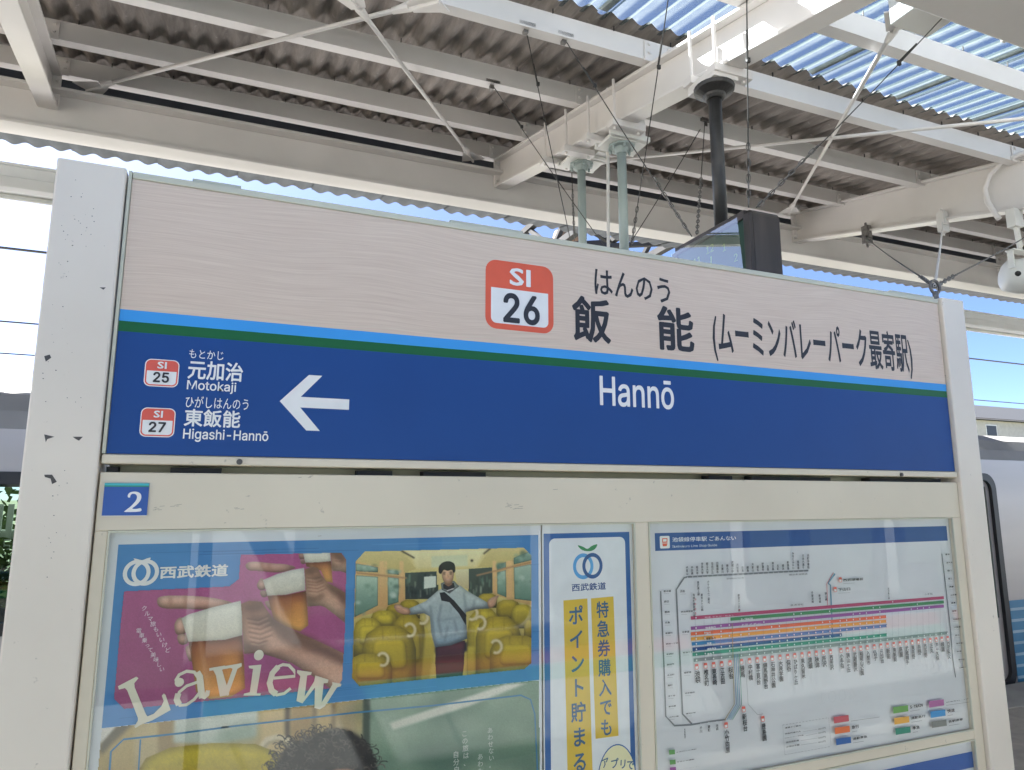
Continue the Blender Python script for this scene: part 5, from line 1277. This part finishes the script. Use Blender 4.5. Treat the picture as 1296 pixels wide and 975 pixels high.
# ================================================================== TRAINS
def train(name, Y, sgn, x0, x1, wins, doors, mats, label, zlow=-.40, detail=True, ztop=2.01, zw0=1.0, zw1=1.74, zd0=-.02, zd1=1.835, seethru=True):
    t = thing(name, ((x0 + x1) / 2, Y + sgn * 1.4, -1.1), label, 'train')
    W = 2.8
    def yy(v): return Y + sgn * v
    side, roofm, base_m = mats
    # shell: near side with openings, far side, floor, ends
    ops = sorted([(a, b, zw0, zw1) for a, b in wins] + [(a, b, zd0, zd1) for a, b in doors])
    for s_, v0, v1 in ((0, 0, .05), (1, W - .05, W)):
        m = MB(); xs = x0
        ya, yb = sorted((yy(v0), yy(v1)))
        for a, b, za_, zb_ in ops:
            m.box(xs, a, ya, yb, zlow, ztop); m.box(a, b, ya, yb, zlow, za_ - (.35 if v0 else 0)); m.box(a, b, ya, yb, zb_, ztop); xs = b
        m.box(xs, x1, ya, yb, zlow, ztop)
        m.build('side_wall', side, t)
    prof = [(0, ztop), (.03, ztop + .10), (.11, ztop + .20), (.28, ztop + .27), (.6, ztop + .283), (1.4, ztop + .288)]
    prof = prof + [(W - a, b) for a, b in prof[-2::-1]]
    m = MB(); inn = [(.06, ztop)] + [(.5, ztop + .22), (1.4, ztop + .23), (W - .5, ztop + .22)] + [(W - .06, ztop)]
    out = [(yy(a), b) for a, b in prof] + [(yy(a), b) for a, b in inn[::-1]]
    m.prism(out, 'x', x0, x1); m.build('roof', roofm, t, smooth=False)
    m = MB(); ya, yb = sorted((yy(.06), yy(W - .06))); m.box(x0, x1, ya, yb, -.15, -.02); m.build('floor', M['dark'], t)
    m = MB(); ya, yb = sorted((yy(.0), yy(W))); m.box(x0, x0 + .05, ya, yb, zlow, ztop + .1); m.build('end_wall', side, t); m = MB(); m.box(x1 - .05, x1, ya, yb, zlow, ztop + .1); m.build('end_wall', side, t)
    m = MB(); ya, yb = sorted((yy(.25), yy(W - .25))); m.box(x0, x1, ya, yb, -.95, zlow); m.build('underframe', M['dark'], t)
    e = .045
    def ring(a, b, za_, zb_, r, nm):
        o = rr(a - e, za_ - e, b + e, zb_ + e, r + e, 6); i = rr(a + .02, za_ + .02, b - .02, zb_ - .02, r, 6); n = len(o)
        m = MB()
        y0_, y1_ = yy(-.012), yy(.02)
        vs_ = [(x, y0_, z) for x, z in o] + [(x, y0_, z) for x, z in i] + [(x, y1_, z) for x, z in o] + [(x, y1_, z) for x, z in i]
        fs = []
        for k in range(n):
            j = (k + 1) % n; fs += [(k, j, n + j, n + k), (2 * n + k, 3 * n + k, 3 * n + j, 2 * n + j), (k, 2 * n + k, 2 * n + j, j), (n + k, n + j, 3 * n + j, 3 * n + k)]
        m.add(vs_, fs); return m.build(nm, M['rubber'], t)
    for a, b in wins:
        fr = ring(a, b, zw0, zw1, .09, 'window_frame')
        MB().add([(a, yy(.012), zw0), (b, yy(.012), zw0), (b, yy(.012), zw1), (a, yy(.012), zw1)], [(0, 1, 2, 3)]).build('window_pane', M['train_glass'], fr)
    for a, b in doors:
        fr = ring(a, b, zd0, zd1, .10, 'door_frame')
        m = MB(); ya, yb = sorted((yy(.02), yy(.045))); mid = (a + b) / 2
        for u0, u1 in ((a, mid - .004), (mid + .004, b)):
            m.box(u0, u0 + .06, ya, yb, zd0, zd1); m.box(u1 - .06, u1, ya, yb, zd0, zd1); m.box(u0 + .06, u1 - .06, ya, yb, zd0, .55); m.box(u0 + .06, u1 - .06, ya, yb, zd1 - .08, zd1)
        m.build('door_leaf', side, fr)
        MB().add([(a + .06, yy(.03), .55), (b - .06, yy(.03), .55), (b - .06, yy(.03), zd1 - .08), (a + .06, yy(.03), zd1 - .08)], [(0, 1, 2, 3)]).build('door_pane', M['train_glass'], fr)
    for a, b in wins:
        m = MB(); ya, yb = sorted((yy(.5), yy(.62))); n = max(1, int((b - a) / 1.0))
        for k in range(n): u = a + (b - a) * (k + .5) / n; m.box(u - .42, u + .42, ya, yb, 0, 1.02)
        m.build('seat_row', M['seat'], t, bevel=.03)
    return t
far = train('far_platform_train', 4.36, 1, -9, 17, [(-6.2, -4.2), (-2.35, -.35), (.7, 2.4), (3.1, 4.8), (8.6, 10.6), (11.6, 13.6)], [(5.55, 6.775), (14.6, 15.8)], (M['silver'], M['silver_roof'], None),
            'silver train with blue reflections painted along its lower side, standing behind the blue board')
def strip(t, a, b, z0, z1, y, mat, nm): return MB().add([(a, y, z0), (b, y, z0), (b, y, z1), (a, y, z1)], [(0, 1, 2, 3)]).build(nm, mat, t)
for a, b in ((-9, 5.49), (6.835, 14.54)):  # bluish reflection on the silver side, painted as a band with pale lines
    s_ = MB(); s_.box(a, b, 4.355, 4.3605, -.02, .70); bs = s_.build('reflection_band', M['reflection_blue'], far)
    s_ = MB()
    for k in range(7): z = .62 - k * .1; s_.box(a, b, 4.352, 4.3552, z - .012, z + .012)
    s_.build('reflection_lines', M['reflection_pale'], bs)
s_ = MB(); s_.box(-9, 17, 4.352, 4.3605, -.20, -.06); s_.build('skirt', M['dark'], far)
NW = [(a, a + 1.46) for a in (-5.0, -3.3, .45, 2.16, 3.84, 5.52, 9.1, 10.8)]
near = train('near_platform_train', -1.6, -1, -9, 16, NW, [(-1.3, -.1), (7.3, 8.5)], (M['train_white'], M['silver_roof'], None),
             'white train with coloured stripes and the number 4001, mirrored in the poster glass', zw0=.86, zw1=1.72, zd0=-.02, zd1=1.8)
for z0, z1, mt in ((.66, .76, 'band_blue'), (.55, .65, 'band_red'), (.44, .54, 'band_green')):
    for a, b in ((-9, -1.36), (-.04, 7.24), (8.56, 16)):
        MB().box(a, b, -1.5995, -1.596, z0, z1).build('colour_stripe', M[mt], near)
vs_, fs = glyphs('4001')
wd = max(v[0] for v in vs_); nmb = MB()
nmb.add([(4.88 - u / wd * .42, -1.594, .03 + v * .17) for u, v in vs_], fs); nmb.build('car_number', M['rubber'], near)

# ================================================================== BEYOND THE TRAIN
fn = thing('picket_fence', (0, 9.2, -1.2), 'white picket fence seen through the train window at the left', 'fence')
m = MB()
for k in range(190): x = -9.5 + k * .1; m.box(x, x + .055, 9.2, 9.225, -1.2, 1.58)
m.build('pickets', M['fence'], fn)
m = MB(); m.box(-12, 12, 9.228, 9.27, 1.2, 1.3); m.box(-12, 12, 9.228, 9.27, -.4, -.3); m.build('rails', M['fence'], fn)
def leaf_cloud(name, lumps, n, size, mat, parent=None):
    m = MB(); rng = random.Random(len(lumps) * 31 + n)
    for _ in range(n):
        c, r = rng.choice(lumps); d = Vector((rng.gauss(0, 1), rng.gauss(0, 1), rng.gauss(0, 1))).normalized() * (rng.uniform(.35, 1.08) ** .5)
        p = Vector(c) + Vector((d.x * r[0], d.y * r[1], d.z * r[2])); a = Vector((rng.gauss(0, 1), rng.gauss(0, 1), rng.gauss(0, .7))).normalized(); b = a.cross(Vector((rng.gauss(0, 1), rng.gauss(0, 1), rng.gauss(0, 1)))).normalized()
        s_ = size * rng.uniform(.6, 1.4); m.add([p - a * s_, p - b * s_ * .45, p + a * s_, p + b * s_ * .45], [(0, 1, 2, 3)])
    return m.build(name, mat, parent)
hd_ = thing('garden_hedge', (-3, 10.2, -1.2), 'dark green clipped hedge rising behind the white picket fence', 'hedge')
leaf_cloud('foliage', [((-9 + .5 * k, 10.2, -.9 + .6 * j), (.5, .35, .45)) for k in range(22) for j in range(5)], 9000, .10, M['leaf'], hd_)
for i, (x, h_) in enumerate(((-3.6, 1.45), (-2.2, 1.40), (-.6, 1.4))):
    b = thing('garden_shrub', (x, 8.6, -1.2), ('bushy green shrub in front of the white fence, left of the window', 'yellow-green shrub seen through the train window at the left edge', 'round green shrub hidden behind the left post')[i], 'shrub', 'shrubs along the white fence')
    leaf_cloud('foliage', [((x + random.uniform(-.4, .4), 8.6 + random.uniform(-.2, .2), random.uniform(-.6, h_ - .5)), (.5, .35, .45)) for _ in range(7)], 2600, .07, M['leaf'], b)
    m = MB()
    for k in range(4): m.tube([(x + random.uniform(-.1, .1), 8.6, -1.2), (x + random.uniform(-.4, .4), 8.6, h_ - .6)], [.03, .01], 6)
    m.build('stem', M['bark'], b)
# overhead line gantry
gy0, gy1 = 5.6, 13.0
gt = thing('overhead_line_gantry', (4.6, 9, -1.2), 'grey lattice gantry for the overhead line, glimpsed under the eave behind the board', 'gantry')
gp = lambda px, py, Y: onY(px, py, Y)
gx0, gx1, gz0, gz1 = 3.95, 5.35, 5.02, 5.62
m = MB()
for x in (gx0, gx1):
    for z in (gz0, gz1): m.bar((x, gy0, z), (x, gy1, z), .09, .09)
m.build('chord', M['gantry'], gt)
m = MB()
n = 9
for k in range(n):
    ya, yb = gy0 + (gy1 - gy0) * k / n, gy0 + (gy1 - gy0) * (k + 1) / n
    for x in (gx0, gx1): m.bar((x, ya, gz0 if k % 2 else gz1), (x, yb, gz1 if k % 2 else gz0), .06, .06)
    for z in (gz0, gz1): m.bar((gx0 if k % 2 else gx1, ya, z), (gx1 if k % 2 else gx0, yb, z), .06, .06, (0, 1, 0))
    m.bar((gx0, ya, gz0), (gx1, ya, gz0), .05, .05, (0, 1, 0))
m.build('lattice_bars', M['gantry'], gt)
m = MB()
for x in (gx0, gx1): m.box(x - .1, x + .1, gy1 - .15, gy1 + .15, -1.2, gz1)
m.build('mast', M['gantry'], gt)
rb = thing('far_roof_tank', (4.2, 13.5, 5), 'small rusty brown drum seen under the eave behind the left grey-green post', 'drum')
q = onY(716, 303, 12.0); m = MB(); m.tube([(q.x - .22, 12, q.z), (q.x + .25, 12, q.z + .02)], .16, 14); m.build('drum_body', M['brown'], rb, smooth=True)
m = MB(); m.box(q.x - .05, q.x + .05, 11.95, 12.05, -1.2, q.z - .14); m.build('drum_mast', M['steel'], rb)
# overhead wires
for k_, Y, r, lb in ((.298, 7.2, .010, 'upper overhead wire in the right-hand sky'), (.209, 7.4, .012, 'thick overhead wire crossing the sky left and right of the board'), (.115, 11.2, .012, 'lower overhead wire in the sky beside the board'), (.075, 11.6, .010, 'lowest overhead wire, left of the board')):
    k2 = {0: 0}
    z = H + (k_ + .1) * Y
    m = MB(); m.tube([(-60, Y, z), (-20, Y, z), (0, Y, z), (25, Y, z), (120, Y, z)], r, 6); tag(m.build('overhead_wire', M['wire'], None), lb, 'wire', 'overhead wires beside the platform')
# house beyond the train at right
hs = thing('grey_roofed_house', (66, 40, -1.2), 'pale house with a grey tiled roof and aerials beyond the train at right', 'house')
hx0, hx1, hy0, hy1, he, hr = 58.5, 90, 40, 52, 8.55, 11.0
MB().box(hx0, hx1, hy0, hy1, -1.2, he).build('wall', M['house_wall'], hs)
m = MB(); m.add([(hx0 - .7, hy0 - .7, he - .1), (hx1 + .7, hy0 - .7, he - .1), (hx1 + .7, hy1 + .7, he - .1), (hx0 - .7, hy1 + .7, he - .1), (hx0 + 4, 46, hr), (hx1 - 4, 46, hr)], [(0, 1, 5, 4), (1, 2, 5), (2, 3, 4, 5), (3, 0, 4), (3, 2, 1, 0)]); rf = m.build('roof', M['house_roof'], hs)
for k, x in enumerate((61.5, 64.0, 65.6)):
    m = MB(); z0 = he + .9; m.tube([(x, 44, z0 - .6), (x, 44, z0 + 1.2)], .03, 6)
    m.tube([(x - .8, 44, z0 + .7), (x + .8, 44, z0 + .7)], .025, 6)
    for j in range(5): m.tube([(x - .7 + j * .35, 43.6, z0 + .7), (x - .7 + j * .35, 44.4, z0 + .7)], .02, 6)
    m.build('aerial', M['wire'], rf)
for x in (62.2, 69.5, 76):
    m = MB(); m.box(x, x + 1.5, hy0 - .05, hy0 - .01, 7.0, 8.1); w_ = m.build('window', M['lamp'], hs)
    m = MB(); m.box(x + .1, x + 1.4, hy0 - .07, hy0 - .052, 7.1, 8.0); m.build('pane', M['rubber'], w_)
# a few more roofs and trees farther down the line
for i, (x, y, h_) in enumerate(((96, 62, 7.2), (40, 60, 6.0), (-30, 45, 6.4))):
    b = thing('town_house', (x, y, -1.2), ('small white house past the grey-roofed one', 'low white house hidden behind the train', 'white house far to the left')[i], 'house')
    MB().box(x - 5, x + 5, y - 4, y + 4, -1.2, h_).build('wall', M['house_wall'], b)
    m = MB(); m.add([(x - 5.6, y - 4.6, h_ - .1), (x + 5.6, y - 4.6, h_ - .1), (x + 5.6, y + 4.6, h_ - .1), (x - 5.6, y + 4.6, h_ - .1), (x - 3, y, h_ + 1.8), (x + 3, y, h_ + 1.8)], [(0, 1, 5, 4), (1, 2, 5), (2, 3, 4, 5), (3, 0, 4), (3, 2, 1, 0)]); m.build('roof', M['house_roof'], b)
